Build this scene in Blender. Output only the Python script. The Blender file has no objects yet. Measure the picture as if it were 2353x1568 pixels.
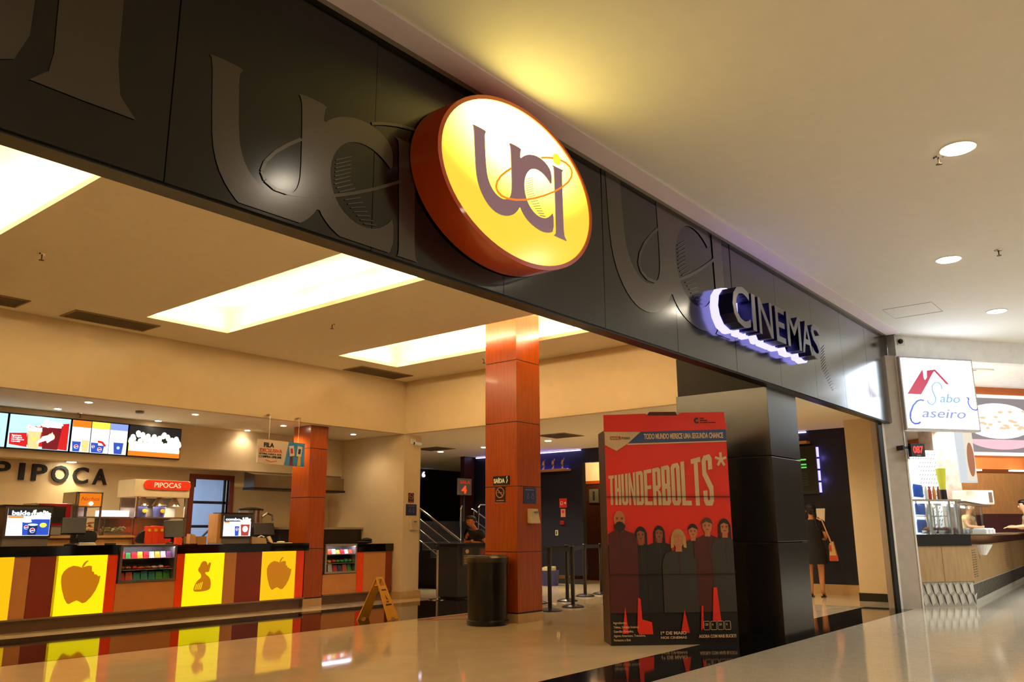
import bpy, bmesh, math, random
from mathutils import Vector, Matrix
random.seed(7)
C = bpy.context.scene.collection
SC = bpy.context.scene

# ---------------------------------------------------------------- camera, world, exposure
cam = bpy.data.cameras.new('camera')
cam.sensor_fit = 'HORIZONTAL'; cam.sensor_width = 36.0; cam.lens = 29.17
cam.clip_start = 0.05; cam.clip_end = 200
camo = bpy.data.objects.new('camera', cam); C.objects.link(camo)
Rt = Vector((0.63337, -0.77383, -0.005763)); Up = Vector((-0.170128, -0.146506, 0.97447)); Fw = Vector((0.754916, 0.61622, 0.224443))
m = Matrix((Rt, Up, -Fw)).transposed().to_4x4(); m.translation = (0, 0, 1.25)
camo.matrix_world = m
SC.camera = camo
SC.view_settings.view_transform = 'Standard'
SC.view_settings.look = 'None'
SC.view_settings.gamma = 1.0
SC.view_settings.use_curve_mapping = False
SC.view_settings.exposure = 0.0
wd = bpy.data.worlds.new('world'); SC.world = wd; wd.use_nodes = True
wd.node_tree.nodes['Background'].inputs[0].default_value = (1.0, 0.72, 0.42, 1)
wd.node_tree.nodes['Background'].inputs[1].default_value = 0.035
WARM = (1.0, 0.76, 0.46); WARM2 = (1.0, 0.82, 0.58); COOL = (0.80, 0.90, 1.0)

def lamp(name, kind, loc, power, color, rot=(0, 0, 0), size=None, size_y=None, spot=None, blend=0.6, radius=0.05, parent=None):
    l = bpy.data.lights.new(name, kind); l.energy = power; l.color = color
    if kind == 'AREA':
        l.shape = 'RECTANGLE'; l.size = size; l.size_y = size_y or size
    elif kind == 'SPOT':
        l.spot_size = math.radians(spot); l.spot_blend = blend; l.shadow_soft_size = radius
    else:
        l.shadow_soft_size = radius
    o = bpy.data.objects.new(name, l); C.objects.link(o)
    o.location = loc; o.rotation_euler = rot
    if parent:
        o.parent = parent; o.location = Vector(loc) - parent.location
    return o

# large lights: the mall hall behind the photographer (its own ceiling lamps, off frame)
lamp('hall_lamp', 'AREA', (3.0, -4.5, 4.45), 290, WARM2, size=5.0, size_y=2.0)
lamp('hall_lamp', 'AREA', (15.5, -3.0, 4.45), 430, (0.88, 0.94, 1.0), size=5.0, size_y=2.0)
# food shop ceiling lights (daylight white tubes)
lamp('shop_lamp', 'AREA', (18.4, 3.2, 4.3), 420, (0.84, 0.92, 1.0), rot=(0, 0, math.radians(-36)), size=2.6, size_y=1.2)
lamp('shop_lamp', 'AREA', (22.0, 6.0, 4.3), 600, (1.0, 0.95, 0.85), size=5, size_y=2.0)

# ---------------------------------------------------------------- materials
def lin(c):
    return tuple(((v / 255.0) / 12.92 if v / 255.0 <= 0.04045 else ((v / 255.0 + 0.055) / 1.055) ** 2.4) for v in c)
MATS = {}
def M(name, col, rough=0.5, metal=0.0, noise=0.06, scale=6.0, emit=None, es=1.0, stretch=None, coat=0.0, spec=0.5, bump=0.0, alpha=None, trans=0.0):
    if name in MATS: return MATS[name]
    m = bpy.data.materials.new(name); m.use_nodes = True
    nt = m.node_tree; b = nt.nodes['Principled BSDF']
    c = lin(col)
    tc = nt.nodes.new('ShaderNodeTexCoord'); mp = nt.nodes.new('ShaderNodeMapping')
    nt.links.new(tc.outputs['Object'], mp.inputs[0])
    if stretch: mp.inputs['Scale'].default_value = stretch
    nz = nt.nodes.new('ShaderNodeTexNoise'); nz.inputs['Scale'].default_value = scale; nz.inputs['Detail'].default_value = 4
    nt.links.new(mp.outputs[0], nz.inputs[0])
    rp = nt.nodes.new('ShaderNodeMapRange')
    rp.inputs[1].default_value = 0.3; rp.inputs[2].default_value = 0.7
    rp.inputs[3].default_value = 1 - noise; rp.inputs[4].default_value = 1 + noise
    nt.links.new(nz.outputs[0], rp.inputs[0])
    mx = nt.nodes.new('ShaderNodeVectorMath'); mx.operation = 'SCALE'
    mx.inputs[0].default_value = c
    nt.links.new(rp.outputs[0], mx.inputs['Scale'])
    nt.links.new(mx.outputs[0], b.inputs['Base Color'])
    b.inputs['Roughness'].default_value = rough; b.inputs['Metallic'].default_value = metal
    b.inputs['Coat Weight'].default_value = coat; b.inputs['Specular IOR Level'].default_value = spec
    b.inputs['Coat Roughness'].default_value = 0.06
    if trans:
        b.inputs['Transmission Weight'].default_value = trans
    if emit:
        e = lin(emit); b.inputs['Emission Color'].default_value = (*e, 1); b.inputs['Emission Strength'].default_value = es
    if bump:
        bp = nt.nodes.new('ShaderNodeBump'); bp.inputs['Strength'].default_value = bump; bp.inputs['Distance'].default_value = 0.01
        nt.links.new(nz.outputs[0], bp.inputs['Height']); nt.links.new(bp.outputs[0], b.inputs['Normal'])
    MATS[name] = m
    return m
def E(name, col, es=1.0):
    return M(name, (20, 20, 20), rough=0.3, emit=col, es=es, noise=0.0)

def tile_mat(name, col, size, rough, mortar, noise=0.05, nscale=3.0, fine=0.0):
    m = M(name, col, rough=rough, noise=noise, scale=nscale)
    nt = m.node_tree; b = nt.nodes['Principled BSDF']
    tc = nt.nodes['Texture Coordinate']
    br = nt.nodes.new('ShaderNodeTexBrick'); br.offset = 0.0
    br.inputs['Scale'].default_value = 1.0
    br.inputs['Brick Width'].default_value = size; br.inputs['Row Height'].default_value = size
    br.inputs['Mortar Size'].default_value = 0.002; br.inputs['Mortar Smooth'].default_value = 0.1
    br.inputs['Color1'].default_value = (1, 1, 1, 1); br.inputs['Color2'].default_value = (0.96, 0.96, 0.96, 1)
    br.inputs['Mortar'].default_value = (mortar, mortar, mortar, 1)
    nt.links.new(tc.outputs['Object'], br.inputs['Vector'])
    src = b.inputs['Base Color'].links[0].from_socket
    mm = nt.nodes.new('ShaderNodeVectorMath'); mm.operation = 'MULTIPLY'
    nt.links.new(src, mm.inputs[0]); nt.links.new(br.outputs[0], mm.inputs[1])
    if fine:
        n2 = nt.nodes.new('ShaderNodeTexNoise'); n2.inputs['Scale'].default_value = 60; n2.inputs['Detail'].default_value = 2
        r2 = nt.nodes.new('ShaderNodeMapRange'); r2.inputs[1].default_value = 0.35; r2.inputs[2].default_value = 0.65
        r2.inputs[3].default_value = 1 - fine; r2.inputs[4].default_value = 1 + fine
        nt.links.new(tc.outputs['Object'], n2.inputs[0]); nt.links.new(n2.outputs[0], r2.inputs[0])
        m3 = nt.nodes.new('ShaderNodeVectorMath'); m3.operation = 'SCALE'
        nt.links.new(mm.outputs[0], m3.inputs[0]); nt.links.new(r2.outputs[0], m3.inputs['Scale']); mm = m3
    nt.links.new(mm.outputs[0], b.inputs['Base Color'])
    return m

CREAM = M('cream_paint', (226, 202, 158), rough=0.75, noise=0.02)
CEILC = M('cinema_ceiling_paint', (246, 234, 206), rough=0.85, noise=0.015)
CEILW = M('mall_ceiling_paint', (238, 232, 222), rough=0.8, noise=0.015)
COVEW = M('cove_white_paint', (250, 238, 210), rough=0.9, noise=0.01)
WHITE = M('white_paint', (235, 232, 226), rough=0.6, noise=0.02)
LILAC = M('ceiling_trim_paint', (246, 228, 236), rough=0.6, noise=0.02)
BLACK = M('black_satin', (14, 12, 10), rough=0.35, noise=0.1)
BLACKM = M('black_matte', (16, 15, 14), rough=0.7, noise=0.1)
GRANITE = M('black_granite', (12, 9, 7), rough=0.06, noise=0.3, scale=80)
GRANBAND = M('dark_brown_granite', (30, 20, 12), rough=0.05, noise=0.3, scale=80)
FLOORC = tile_mat('cream_porcelain_floor', (228, 206, 168), 0.9, 0.04, 0.86)
FLOORM = tile_mat('grey_beige_mall_floor', (192, 182, 160), 1.0, 0.09, 0.88, noise=0.06, nscale=12, fine=0.10)
WOODC = M('cherry_veneer', (156, 66, 10), rough=0.26, noise=0.16, scale=5, stretch=(9, 9, 0.5), coat=0.12)
WOODB = M('dark_brown_panel', (62, 26, 12), rough=0.4, noise=0.15, stretch=(6, 6, 0.6))
PLINTH = M('beige_plinth', (196, 160, 105), rough=0.3)
STEEL = M('brushed_steel', (190, 180, 165), rough=0.28, metal=1.0, noise=0.08, stretch=(1, 1, 14))
CHROME = M('chrome', (225, 220, 212), rough=0.12, metal=1.0, noise=0.02)
NAVY = M('navy_paint', (11, 11, 32), rough=0.6, noise=0.05)
GLASS = M('clear_glass', (235, 245, 245), rough=0.02, noise=0.0, trans=1.0)
GREYP = M('grey_plastic', (120, 112, 104), rough=0.4)
SKIN = M('skin', (176, 110, 72), rough=0.55, noise=0.04)
HAIR = M('dark_hair', (22, 15, 11), rough=0.5, noise=0.2, scale=40)
OAK = M('oak_laminate', (198, 146, 84), rough=0.5, noise=0.10, stretch=(4, 4, 0.6))
LAMPW = E('lamp_white', (255, 240, 214), 55)
LAMPC = E('lamp_daylight', (238, 245, 255), 14)
TUBE = E('cove_tube', (255, 228, 182), 68)

# ---------------------------------------------------------------- mesh helpers
class MB:
    """collects solids in one mesh; M maps local (a, b, c) to world"""
    def __init__(s, mat=None):
        s.bm = bmesh.new(); s.M = mat or Matrix.Identity(4)
    def _v(s, pts): return [s.bm.verts.new(s.M @ Vector(p)) for p in pts]
    def box(s, a, b):
        x0, y0, z0 = a; x1, y1, z1 = b
        v = s._v([(x0,y0,z0),(x1,y0,z0),(x1,y1,z0),(x0,y1,z0),(x0,y0,z1),(x1,y0,z1),(x1,y1,z1),(x0,y1,z1)])
        for f in ((0,3,2,1),(4,5,6,7),(0,1,5,4),(1,2,6,5),(2,3,7,6),(3,0,4,7)): s.bm.faces.new([v[i] for i in f])
        return s
    def hexa(s, p):  # 8 points: bottom ring then top ring
        v = s._v(p)
        for f in ((0,3,2,1),(4,5,6,7),(0,1,5,4),(1,2,6,5),(2,3,7,6),(3,0,4,7)): s.bm.faces.new([v[i] for i in f])
        return s
    def poly(s, pts, c0, c1, axis='y'):
        """extruded outline; pts in (x, z) for axis y, (x, y) for axis z, (y, z) for axis x"""
        def P(p, c):
            return (p[0], c, p[1]) if axis == 'y' else ((p[0], p[1], c) if axis == 'z' else (c, p[0], p[1]))
        A = s._v([P(p, c0) for p in pts]); B = s._v([P(p, c1) for p in pts]); n = len(pts)
        s.bm.faces.new(A); s.bm.faces.new(B[::-1])
        for i in range(n): s.bm.faces.new([A[i], B[i], B[(i+1) % n], A[(i+1) % n]])
        return s
    def lathe(s, cx, cy, prof, n=24, cap=True):
        """prof: (r, z) from bottom to top around the vertical through cx, cy"""
        rings = []
        for r, z in prof:
            rings.append(s._v([(cx + r*math.cos(2*math.pi*k/n), cy + r*math.sin(2*math.pi*k/n), z) for k in range(n)]))
        for a, b in zip(rings, rings[1:]):
            for k in range(n): s.bm.faces.new([a[k], a[(k+1)%n], b[(k+1)%n], b[k]])
        if cap:
            s.bm.faces.new(rings[0][::-1]); s.bm.faces.new(rings[-1])
        return s
    def tube(s, pts, r, n=8, closed=False):
        pts = [Vector(p) for p in pts]; N = len(pts); rings = []
        rr = r if isinstance(r, (list, tuple)) else [r]*N
        for i, p in enumerate(pts):
            a = pts[(i-1) % N] if (closed or i > 0) else p; b = pts[(i+1) % N] if (closed or i < N-1) else p
            d = (b - a).normalized()
            u = d.cross(Vector((0, 0, 1)))
            if u.length < 1e-3: u = d.cross(Vector((0, 1, 0)))
            u.normalize(); w = d.cross(u)
            rings.append(s._v([p + rr[i]*(math.cos(2*math.pi*k/n)*u + math.sin(2*math.pi*k/n)*w) for k in range(n)]))
        for i in range(N if closed else N-1):
            a, b = rings[i], rings[(i+1) % N]
            for k in range(n): s.bm.faces.new([a[k], a[(k+1)%n], b[(k+1)%n], b[k]])
        if not closed:
            s.bm.faces.new(rings[0][::-1]); s.bm.faces.new(rings[-1])
        return s
    def ball(s, c, r, seg=14, ring=10):
        rx, ry, rz = r if isinstance(r, (list, tuple)) else (r, r, r)
        prof = [(math.sin(math.pi*i/ring), -math.cos(math.pi*i/ring)) for i in range(ring+1)]
        bot = s._v([(c[0], c[1], c[2]-rz)])[0]; top = s._v([(c[0], c[1], c[2]+rz)])[0]; rings = []
        for q, z in prof[1:-1]:
            rings.append(s._v([(c[0]+rx*q*math.cos(2*math.pi*k/seg), c[1]+ry*q*math.sin(2*math.pi*k/seg), c[2]+rz*z) for k in range(seg)]))
        for k in range(seg):
            s.bm.faces.new([bot, rings[0][(k+1)%seg], rings[0][k]]); s.bm.faces.new([top, rings[-1][k], rings[-1][(k+1)%seg]])
        for a, b in zip(rings, rings[1:]):
            for k in range(seg): s.bm.faces.new([a[k], a[(k+1)%seg], b[(k+1)%seg], b[k]])
        return s
    def text(s, body, x, z, h, y0, y1, width=None, align='LEFT', bold=0.0, flip=False, shear=0.0, space=1.0):
        """letters standing in the local x-z plane, baseline at z, cap height h, extruded from y0 to y1"""
        cu = bpy.data.curves.new('t', 'FONT'); cu.body = body; cu.size = 1.0; cu.offset = bold; cu.shear = shear
        cu.extrude = 0.5; cu.align_x = align; cu.resolution_u = 3; cu.space_character = space
        o = bpy.data.objects.new('t', cu); C.objects.link(o)
        dg = bpy.context.evaluated_depsgraph_get(); me = bpy.data.meshes.new_from_object(o.evaluated_get(dg))
        bpy.data.objects.remove(o); bpy.data.curves.remove(cu)
        if not me.vertices: return s
        xs = [v.co.x for v in me.vertices]
        kz = h / 0.73; kx = kz
        if width: kx = width / (max(xs) - min(xs))
        base = min(xs) if align == 'LEFT' else 0
        vs = s._v([(x + (v.co.x - base)*kx, y0 + (0.5 - v.co.z)*(y1 - y0), z + v.co.y*kz) for v in me.vertices])
        for p in me.polygons:
            try: s.bm.faces.new([vs[i] for i in p.vertices])
            except ValueError: pass
        bpy.data.meshes.remove(me)
        return s
    def done(s, name, mat, parent=None, smooth=False, bevel=0.0):
        bmesh.ops.recalc_face_normals(s.bm, faces=s.bm.faces)
        if bevel:
            es = [e for e in s.bm.edges if len(e.link_faces) == 2 and e.calc_face_angle(0) > 0.7]
            bmesh.ops.bevel(s.bm, geom=es, offset=bevel, segments=2, affect='EDGES', profile=0.6)
        me = bpy.data.meshes.new(name)
        vs = [v.co for v in s.bm.verts]
        if parent is not None:
            org = wloc(parent)
        else:
            xs = [v.x for v in vs]; ys = [v.y for v in vs]; zs = [v.z for v in vs]
            org = Vector(((min(xs)+max(xs))/2, (min(ys)+max(ys))/2, min(zs)))
        bmesh.ops.translate(s.bm, verts=s.bm.verts, vec=-org)
        s.bm.to_mesh(me); s.bm.free()
        me.materials.append(mat)
        if smooth:
            for p in me.polygons: p.use_smooth = True
            try: me.set_sharp_from_angle(angle=math.radians(42))
            except Exception: pass
        o = bpy.data.objects.new(name, me); C.objects.link(o)
        if parent is not None: o.parent = parent
        else: o.location = org
        return o

def wloc(o):
    v = Vector((0, 0, 0))
    while o is not None:
        v = v + o.location; o = o.parent
    return v
def thing(name, label, cat, loc=(0, 0, 0), group=None):
    o = bpy.data.objects.new(name, None); C.objects.link(o); o.empty_display_size = 0.1
    o.location = loc; o['label'] = label; o['category'] = cat
    if group: o['group'] = group
    return o
def tag(o, label, cat, group=None):
    o['label'] = label; o['category'] = cat
    if group: o['group'] = group
    return o
def struct(name, mb, mat):
    o = mb.done(name, mat); o['kind'] = 'structure'; return o
def dup(root, loc, label, group=None):
    r = root.copy(); C.objects.link(r); r.location = loc; r['label'] = label
    if group: r['group'] = group
    for ch in list(root.children):
        c = ch.copy(); C.objects.link(c); c.parent = r
        for g in ch.children:
            d = g.copy(); C.objects.link(d); d.parent = c
    return r
def sub(a, n, o=None): return a
def ell(cx, cz, a, b, n=40, ph=0.0, t0=0.0, t1=2*math.pi):
    out = []
    full = abs(t1 - t0 - 2*math.pi) < 1e-6
    for k in range(n if full else n+1):
        t = t0 + (t1-t0)*k/n
        u, v = a*math.cos(t), b*math.sin(t)
        out.append((cx + u*math.cos(ph) - v*math.sin(ph), cz + u*math.sin(ph) + v*math.cos(ph)))
    return out
def strip(pts, w):
    """flat ribbon outline along a 2-d polyline"""
    L, R = [], []
    for i, p in enumerate(pts):
        a = pts[max(i-1, 0)]; b = pts[min(i+1, len(pts)-1)]
        dx, dz = b[0]-a[0], b[1]-a[1]; l = math.hypot(dx, dz) or 1
        L.append((p[0]-dz/l*w/2, p[1]+dx/l*w/2)); R.append((p[0]+dz/l*w/2, p[1]-dx/l*w/2))
    return L + R[::-1]
def clipz(pts, zmin, zmax):
    for lim, sg in ((zmax, 1), (zmin, -1)):
        out = []
        for i in range(len(pts)):
            p, q = pts[i-1], pts[i]
            pi, qi = (lim-p[1])*sg >= 0, (lim-q[1])*sg >= 0
            if pi != qi:
                t = (lim-p[1])/(q[1]-p[1]); out.append((p[0]+t*(q[0]-p[0]), lim))
            if qi: out.append(q)
        pts = out
        if not pts: return []
    return pts
def smooth2(pts, n=2):
    for _ in range(n):
        out = []
        for i in range(len(pts)):
            p, q = pts[i], pts[(i+1) % len(pts)]
            out += [(0.75*p[0]+0.25*q[0], 0.75*p[1]+0.25*q[1]), (0.25*p[0]+0.75*q[0], 0.25*p[1]+0.75*q[1])]
        pts = out
    return pts

def skin(name, chains, mat, parent, sub=1, flat=None):
    """one continuous body grown around chains of (x, y, z, r); equal points join"""
    idx = {}; verts = []; rad = []; edges = []
    for ch in chains:
        prev = None
        for x, y, z, r in ch:
            k = (round(x, 3), round(y, 3), round(z, 3))
            if k not in idx: idx[k] = len(verts); verts.append((x, y, z)); rad.append(r)
            if prev is not None and prev != idx[k]: edges.append((prev, idx[k]))
            prev = idx[k]
    org = wloc(parent)
    me = bpy.data.meshes.new(name); me.from_pydata([Vector(v) - org for v in verts], edges, [])
    o = bpy.data.objects.new(name, me); C.objects.link(o)
    md = o.modifiers.new('s', 'SKIN'); md.use_smooth_shade = True
    for i, r in enumerate(rad):
        sv = me.skin_vertices[0].data[i]
        sv.radius = r if isinstance(r, tuple) else (r, r); sv.use_root = (i == 0)
    if sub:
        ss = o.modifiers.new('u', 'SUBSURF'); ss.levels = sub; ss.render_levels = sub
    dg = bpy.context.evaluated_depsgraph_get(); m2 = bpy.data.meshes.new_from_object(o.evaluated_get(dg))
    bpy.data.objects.remove(o); bpy.data.meshes.remove(me)
    m2.materials.clear(); m2.materials.append(mat)
    for p in m2.polygons: p.use_smooth = True
    o = bpy.data.objects.new(name, m2); C.objects.link(o); o.parent = parent
    return o

# ================================================================ the setting
ZC, ZL, ZM, ZB = 4.24, 3.18, 4.56, 3.02          # cinema ceiling, low soffit, mall ceiling, fascia underside
# floors
struct('floor', MB().box((-4, 4.62, -0.2), (24, 21, 0)), FLOORC)
struct('floor', MB().box((-6, -9, -0.2), (46, 3.86, 0)), FLOORM)
o = MB().box((14.9, 3.86, -0.2), (46, 4.62, 0)); struct('floor', o, FLOORM)
o = struct('trim_1', MB().box((-6, 3.86, -0.2), (14.9, 4.62, 0.0015)), GRANITE)
o = struct('trim_2', MB().box((-4, 9.3, -0.01), (12.3, 11.62, 0.0018)), GRANBAND)
# red queue tape on the floor
rt = MB(); rt.box((9.0, 9.12, 0.0015), (12.3, 9.17, 0.004)); rt.hexa([(9.0,9.14,.0015),(10.1,8.0,.0015),(10.15,8.04,.0015),(9.06,9.17,.0015),(9.0,9.14,.004),(10.1,8.0,.004),(10.15,8.04,.004),(9.06,9.17,.004)])
tag(rt.done('floor_tape', M('red_tape', (150, 18, 12), rough=0.3)), 'red tape line stuck on the floor left of the black bin', 'tape')

# cinema ceiling with three light coves
def plate(mb, x0, x1, y0, y1, z0, z1, holes):
    xs = sorted({x0, x1} | {h[0] for h in holes} | {h[1] for h in holes})
    for a, b in zip(xs, xs[1:]):
        yy = y0
        for h in sorted([h for h in holes if h[0] <= a and h[1] >= b], key=lambda h: h[2]):
            mb.box((a, yy, z0), (b, h[2], z1)); yy = h[3]
        mb.box((a, yy, z0), (b, y1, z1))
    return mb
COVES = [(1.5, 2.90, 5.2, 11.17), (5.52, 6.80, 5.2, 11.17), (8.97, 10.34, 5.2, 11.2)]
struct('ceiling', plate(MB(), -4, 11.6, 4.06, 12.25, ZC, ZC + 0.06, COVES), CEILC)
for i, (a, b, c, d) in enumerate(COVES):
    g = MB(); zt = ZC + 0.46; e = 0.22
    g.box((a-e, c-e, zt), (b+e, d+e, zt+0.03))
    g.box((a-e-.03, c-e, ZC+.06), (a-e, d+e, zt)); g.box((b+e, c-e, ZC+.06), (b+e+.03, d+e, zt))
    g.box((a-e, c-e-.03, ZC+.06), (b+e, c-e, zt)); g.box((a-e, d+e, ZC+.06), (b+e, d+e+.03, zt))
    for k in range(1, 5): g.box((a-e, c-e+k*1.35, zt-0.006), (b+e, c-e+k*1.35+0.012, zt))
    struct('ceiling', g, COVEW)
    t = thing('cove_light', ['recessed ceiling light cove farthest left, cut by the black fascia', 'recessed ceiling light cove in the middle with an air grille beside it', 'recessed ceiling light cove behind the tall wooden pillar'][i], 'ceiling light', (a, c, ZC+.1), 'light coves in the cinema ceiling')
    for x in (a-e+.05, b+e-.09):
        for k in range(4):
            y = c + .1 + k*1.45
            if i == 1 and x < a and k in (2,): continue
            MB().box((x, y, ZC+.12), (x+.04, y+1.25, ZC+.16)).done('tube', TUBE, t)
    MB().box((a+.1, d+e-.09, ZC+.12), (b-.1, d+e-.05, ZC+.16)).done('tube', TUBE, t)
# low soffits
struct('ceiling', MB().box((-4, 12.32, ZL), (11.53, 14.6, ZL+.05)), CEILC)
struct('ceiling', MB().box((13.2, 4.06, ZL+.1), (24, 21, ZL+.15)).box((11.66, 4.06, ZL), (13.2, 21, ZL+.15)).box((11.53, 12.32, ZL), (11.66, 21, ZL+.15)), CEILC)
struct('wall_bulkhead_back', MB().box((-4, 12.2, ZL), (11.53, 12.32, ZC+.06)), CREAM)
struct('wall_bulkhead_right', MB().box((11.53, 4.06, ZL), (11.66, 12.32, ZC+.06)), CREAM)
struct('wall_left', MB().box((-4.1, 3.9, 0), (-4, 14.6, ZC+.06)), CREAM)
# behind the counter
DOOR = (8.36, 9.10)
w = MB(); w.box((-4, 14.5, 0), (DOOR[0], 14.6, ZL)).box((DOOR[1], 14.5, 0), (11.7, 14.6, ZL)).box((DOOR[0], 14.5, 2.27), (DOOR[1], 14.6, ZL))
struct('wall_back', w, tile_mat('cream_wall_tiles', (226, 204, 158), 0.4, 0.4, 0.93))
w = MB(); w.box((-4, 14.11, 2.42), (11.53, 14.49, ZL)); struct('wall_menu_bulkhead', w, CREAM)
struct('wall_counter_end', MB().box((11.53, 12.45, 0), (11.66, 14.5, ZL)), CREAM)
struct('wall_pier', MB().box((11.53, 12.2, 0.14), (11.98, 12.45, ZL)), CREAM)
struct('baseboard_pier', MB().box((11.50, 12.17, 0), (12.01, 12.45, 0.14)), PLINTH)
# kitchen seen through the service door (cool light)
k = MB(); k.box((7.4, 17.4, 0), (10.8, 17.5, 3)).box((7.3, 14.6, 0), (7.4, 17.5, 3)).box((10.8, 14.6, 0), (10.9, 17.5, 3))
struct('wall_kitchen', k, tile_mat('white_wall_tiles', (205, 215, 232), 0.3, 0.3, 0.9))
struct('ceiling', MB().box((7.3, 14.6, 3), (10.9, 17.5, 3.05)), WHITE)
struct('floor', MB().box((-4, 14.6, -0.001), (10.9, 17.5, 0.0005)), PLINTH)
lamp('kitchen_lamp', 'AREA', (9.0, 15.9, 2.9), 60, (0.55, 0.72, 1.0), size=1.0)
dr = MB(); x0, x1 = DOOR
dr.box((x0-.09, 14.46, 0), (x0, 14.56, 2.34)).box((x1, 14.46, 0), (x1+.09, 14.56, 2.34)).box((x0, 14.46, 2.25), (x1, 14.56, 2.34))
df = struct('door_1', dr, M('red_brown_frame', (110, 42, 20), rough=0.4))
g = MB(); g.box((x0, 14.50, 1.80), (x1, 14.53, 1.85)).box((x0, 14.50, 1.36), (x1, 14.53, 1.41)).box((x1-.1, 14.5, 1.2), (x1-.06, 14.53, 2.25)).tube([(x0+.05, 14.51, 1.0), (x1-.02, 14.51, 1.62)], .02).box((x0,14.5,2.1),(x0+.05,14.53,2.25))
g.done('door_bars', M('blue_black_bar', (22, 28, 42), rough=0.4), df)
# shelf unit in the kitchen
g = MB(); g.box((8.3, 16.2, 0), (8.62, 16.9, 1.55)); tag(g.done('steel_cabinet', M('dull_blue_steel', (100, 120, 145), rough=0.4), bevel=0.01), 'grey blue steel cabinet seen through the service door', 'cabinet')

# blue wall of the ticket hall and the dark stair hall
BW = 17.3
w = MB(); w.box((BW, 5.30, 0.2), (BW+.15, 11.27-.0, ZL+.1)).box((BW, 11.27, 2.93), (BW+.15, 11.89, ZL+.1)).box((BW, 11.89, 0.2), (BW+.15, 15.5, ZL+.1))
struct('wall_right_navy', w, NAVY)
struct('baseboard_right', MB().box((BW-.03, 5.0, 0), (BW, 11.2, 0.2)), PLINTH)
struct('baseboard_right_b', MB().box((BW-.02, 11.92, 0), (BW, 15.5, 0.12)), BLACKM)
struct('wall_corridor', MB().box((19.0, 10.6, 0), (19.1, 14.2, ZL+.1)).box((BW+.15, 10.9, 0), (19.0, 11.0, ZL+.1)).box((BW+.15, 14.1, 0), (19.0, 14.2, ZL+.1)), CREAM)
struct('wall_right_cream', MB().box((16.1, 4.0, 0.14), (16.2, 5.05, ZL+.1)).box((16.2, 4.95, 0.14), (17.45, 5.05, ZL+.1)).box((17.3, 5.05, 0), (17.45, 5.3, ZL+.1)), CREAM)
struct('baseboard_cream', MB().box((16.08, 4.0, 0), (16.2, 5.06, 0.14)).box((16.2, 4.95, 0), (17.3, 5.06, 0.14)), BLACK)
struct('wall_stair_back', MB().box((11.66, 19.6, 0), (24, 19.7, ZL+.1)), M('black_paint', (14, 12, 14), rough=0.7))
struct('wall_stair_left', MB().box((11.55, 12.46, 0), (11.66, 19.6, ZL+.1)), MATS['black_paint'])
struct('wall_stair_right', MB().box((16.9, 15.5, 0), (24, 15.65, ZL+.1)), WOODB)
# corridor door
t = MB().box((18.9, 12.3, 0), (19.0, 13.3, 2.5)); d2 = struct('door_2', t, WOODB)
MB().box((18.87, 12.22, 0), (18.99, 12.3, 2.58)).box((18.87, 13.3, 0), (18.99, 13.38, 2.58)).box((18.87, 12.3, 2.5), (18.99, 13.3, 2.58)).done('door_frame', WOODC, d2)
sg = MB().box((18.86, 12.45, 2.0), (18.885, 12.75, 2.36)); sg = tag(sg.done('door_sign', M('grey_green_plate', (95, 88, 66), rough=0.5)), 'small grey square sign on the dark corridor door', 'sign')
g = MB(Matrix(((0, 1, 0, 18.86), (-1, 0, 0, 12.75), (0, 0, 1, 2.0), (0, 0, 0, 1)))); g.box((0.12, -.006, .06), (0.18, 0, .3)); g.done('pictogram', BLACKM, sg)

# fascia band over the opening: dark metal panels
FMET = M('dark_metal_panel', (12, 10, 7), rough=0.22, metal=0.5, coat=1.0, noise=0.10, scale=2.2, stretch=(1, 1, 0.5))
for _m in (FMET,):
    _b = _m.node_tree.nodes['Principled BSDF']; _b.inputs['Coat IOR'].default_value = 1.36; _b.inputs['Coat Roughness'].default_value = 0.15
nt = FMET.node_tree; bs = nt.nodes['Principled BSDF']
fz = nt.nodes.new('ShaderNodeTexNoise'); fz.inputs['Scale'].default_value = 3.0
mr = nt.nodes.new('ShaderNodeMapRange'); mr.inputs[3].default_value = 0.13; mr.inputs[4].default_value = 0.23
nt.links.new(nt.nodes['Texture Coordinate'].outputs['Object'], fz.inputs[0]); nt.links.new(fz.outputs[0], mr.inputs[0]); nt.links.new(mr.outputs[0], bs.inputs['Roughness'])
fa = thing('fascia', 'long black metal fascia band with faint oversized letters above the opening', 'fascia', (5, 3.97, ZB)); fa['kind'] = 'structure'
seams = [-4, -2.2, -0.6, 1.0, 1.95, 3.35, 4.68, 6.1, 7.45, 8.85, 10.16, 11.44, 12.67, 13.89, 15.2]
for i, (a, b) in enumerate(zip(seams, seams[1:])):
    r = random.Random(i); ty = r.uniform(-.001, .001); tz = r.uniform(-.004, .004)
    MB().hexa([(a+.003, 3.90+ty, ZB), (b-.003, 3.90-ty, ZB), (b-.003, 4.04, ZB), (a+.003, 4.04, ZB), (a+.003, 3.90+ty+tz, ZM), (b-.003, 3.90-ty+tz, ZM), (b-.003, 4.04, ZM), (a+.003, 4.04, ZM)]).done('metal_panel', FMET, fa)
MB().box((-4, 3.925, ZB-.012), (15.2, 4.06, ZB+.02)).box((-4, 4.04, ZB), (15.2, 4.06, ZM+.2)).done('underside', BLACK, fa)
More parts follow.
